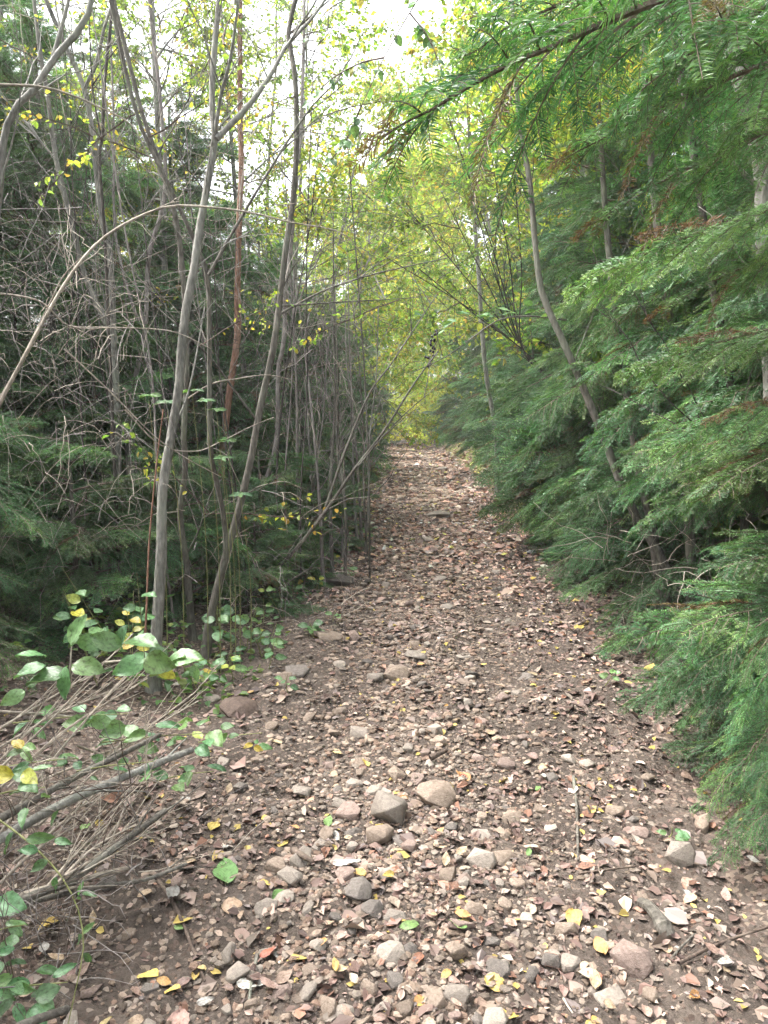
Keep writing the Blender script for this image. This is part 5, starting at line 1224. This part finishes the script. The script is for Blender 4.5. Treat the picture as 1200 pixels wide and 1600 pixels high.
MARKS = [(607, 1268, 'the upright pale stone'), (682, 1240, 'the flat-topped brown stone'), (561, 1141, 'the lone rounded pale stone'), (605, 1056, 'the two blocky stones'), (1062, 1336, 'the pointed triangular stone'), (985, 1502, 'the big pinkish stone'),
         (560, 1392, 'the dark round stone'), (890, 1503, 'the pale squarish stone'), (443, 1400, 'the smooth oval stone'), (600, 1570, 'the bottom row of stones'), (790, 1192, 'the half-sunk pinkish stone'), (470, 1238, 'the low pale stone at left'), (748, 1307, 'the flat stone on bare soil'), (820, 1055, 'the lone dark stone'),
         (530, 906, 'the mossy flat slab'), (465, 1048, 'the long dark stone'), (375, 1110, 'the earth-covered boulder'), (685, 804, 'the rock where the path narrows'), (690, 733, 'the far pale rock'), (1022, 1440, 'the rotten wood lump'), (900, 1290, 'the straight brown stick'), (285, 1450, 'the bent dark stick'),
         (388, 1388, 'the large flat green leaf'), (962, 1268, 'the brown stone by the sprays'), (740, 1420, 'the smooth brown stone'), (650, 1022, 'the long flat pale stone'), (0, 1600, 'the bottom left corner'), (1200, 1600, 'the bottom right corner'), (280, 1585, 'the big pinkish leaf'), (953, 1550, 'the pale stone below it') ][:29]
RANK = ['', ', second nearest', ', third nearest', ', fourth nearest', ', fifth nearest', ', sixth nearest', ', seventh nearest', ', eighth nearest', ', ninth nearest', ', tenth nearest']
seen = {}
for o in PENDING:
    x, y = proj(o.matrix_basis.translation if o.matrix_basis else o.location)
    mx, my, nm = min(MARKS, key=lambda m: (m[0] - x) ** 2 + (m[1] - y) ** 2)
    dx, dy = x - mx, y - my
    ns = 'above' if dy < 0 else 'below'; ew = 'left' if dx < 0 else 'right'
    where = f'{ew} of' if abs(dx) > 2.4 * abs(dy) else ns if abs(dy) > 2.4 * abs(dx) else f'{ns} {ew} of'
    seen.setdefault((o['label'], where, nm), []).append((dx * dx + dy * dy, o))
for (lab, where, nm), lst in seen.items():
    for r, (_, o) in enumerate(sorted(lst, key=lambda t: t[0])): o['label'] = f'{lab} {where} {nm}{RANK[min(r, 9)]}'

# low plants along the left verge further back, and moss tufts on the bank
def verge():
    mb = MB(); n = 9500
    y = 3.7 + 26 * rng.uniform(0, 1, n) ** 1.15; s = -rng.uniform(0.98, 2.3, n) ; x = path_x(y) + s
    kp = vnoise(x, y, 1.9, 3) > rng.uniform(-0.7, 0.5, n) + 0.25 * (y < 7); x, y, s = x[kp], y[kp], s[kp]; n = len(x)
    z = surf(x, y) + rng.uniform(0.0, 0.3, n) * sstep(1.0, 1.7, -s)
    th = rng.uniform(0, 2 * math.pi, n); d = unit(np.stack([np.cos(th), np.sin(th), rng.normal(0.1, 0.3, n)], -1)); nrm = unit(np.array([0, 0, 1.0]) + rng.normal(0, 0.4, (n, 3)))
    V, F = leaf_pts(n, 0.055 * rng.uniform(0.6, 1.3, n), d, nrm, np.stack([x, y, z], -1))
    c = np.array([(0.1, 0.19, 0.07), (0.14, 0.22, 0.07), (0.09, 0.16, 0.07), (0.2, 0.24, 0.08)])[rng.integers(0, 4, n)]
    mb.add(V, F, 0, np.repeat(c, 6, 0))
    tag(ob('undergrowth', mb.mesh('undergrowth', [M_LEAF])), 'low green undergrowth along the left verge of the far path', 'undergrowth', kind='stuff')
    mb = MB(); n = 9000
    y = rng.uniform(8, 26, n); s = rng.uniform(1.15, 2.3, n); x = path_x(y) + s
    keep = vnoise(x, y, 1.4, 1) > rng.uniform(-0.6, 0.4, n); x, y = x[keep], y[keep]; n = len(x)
    z = surf(x, y)
    d = unit(np.stack([rng.normal(-0.3, 0.5, n), rng.normal(0, 0.5, n), np.ones(n)], -1)); l = rng.uniform(0.03, 0.09, n)[:, None]
    w = unit(np.cross(d, rng.normal(0, 1, (n, 3)))) * 0.006; b = np.stack([x, y, z - 0.005], -1)
    V = np.stack([b - w, b + w, b + d * l + np.array([0, 0, -0.01])], 1).reshape(-1, 3)
    mb.add(V, np.arange(n * 3).reshape(-1, 3), 0, np.repeat(np.array([(0.2, 0.24, 0.08), (0.15, 0.2, 0.06), (0.28, 0.27, 0.12)])[rng.integers(0, 3, n)], 3, 0))
    tag(ob('moss', mb.mesh('moss', [M_LEAF])), 'mossy grass on the earth bank at the right of the far path', 'moss', kind='stuff')
verge()

# ------------------------------------------------------------------ damp air
def haze_box():
    x0, x1, y0, y1, z0, z1 = -96, 96, -16, 146, -3, 19
    V = [(x, y, z) for z in (z0, z1) for y in (y0, y1) for x in (x0, x1)]
    F = [(0, 2, 3, 1), (4, 5, 7, 6), (0, 1, 5, 4), (2, 6, 7, 3), (0, 4, 6, 2), (1, 3, 7, 5)]
    me = bpy.data.meshes.new('haze'); me.from_pydata(V, [], F)
    m, n, out = new_mat('haze')
    v = N(n, 'ShaderNodeVolumePrincipled'); v.inputs['Color'].default_value = (0.97, 1.0, 0.98, 1); v.inputs['Density'].default_value = 0.0025; v.inputs['Anisotropy'].default_value = 0.2
    n.links.new(v.outputs[0], out.inputs['Volume']); me.materials.append(m)
    tag(ob('haze', me), 'thin damp air between the trees', 'haze', kind='stuff')
haze_box()
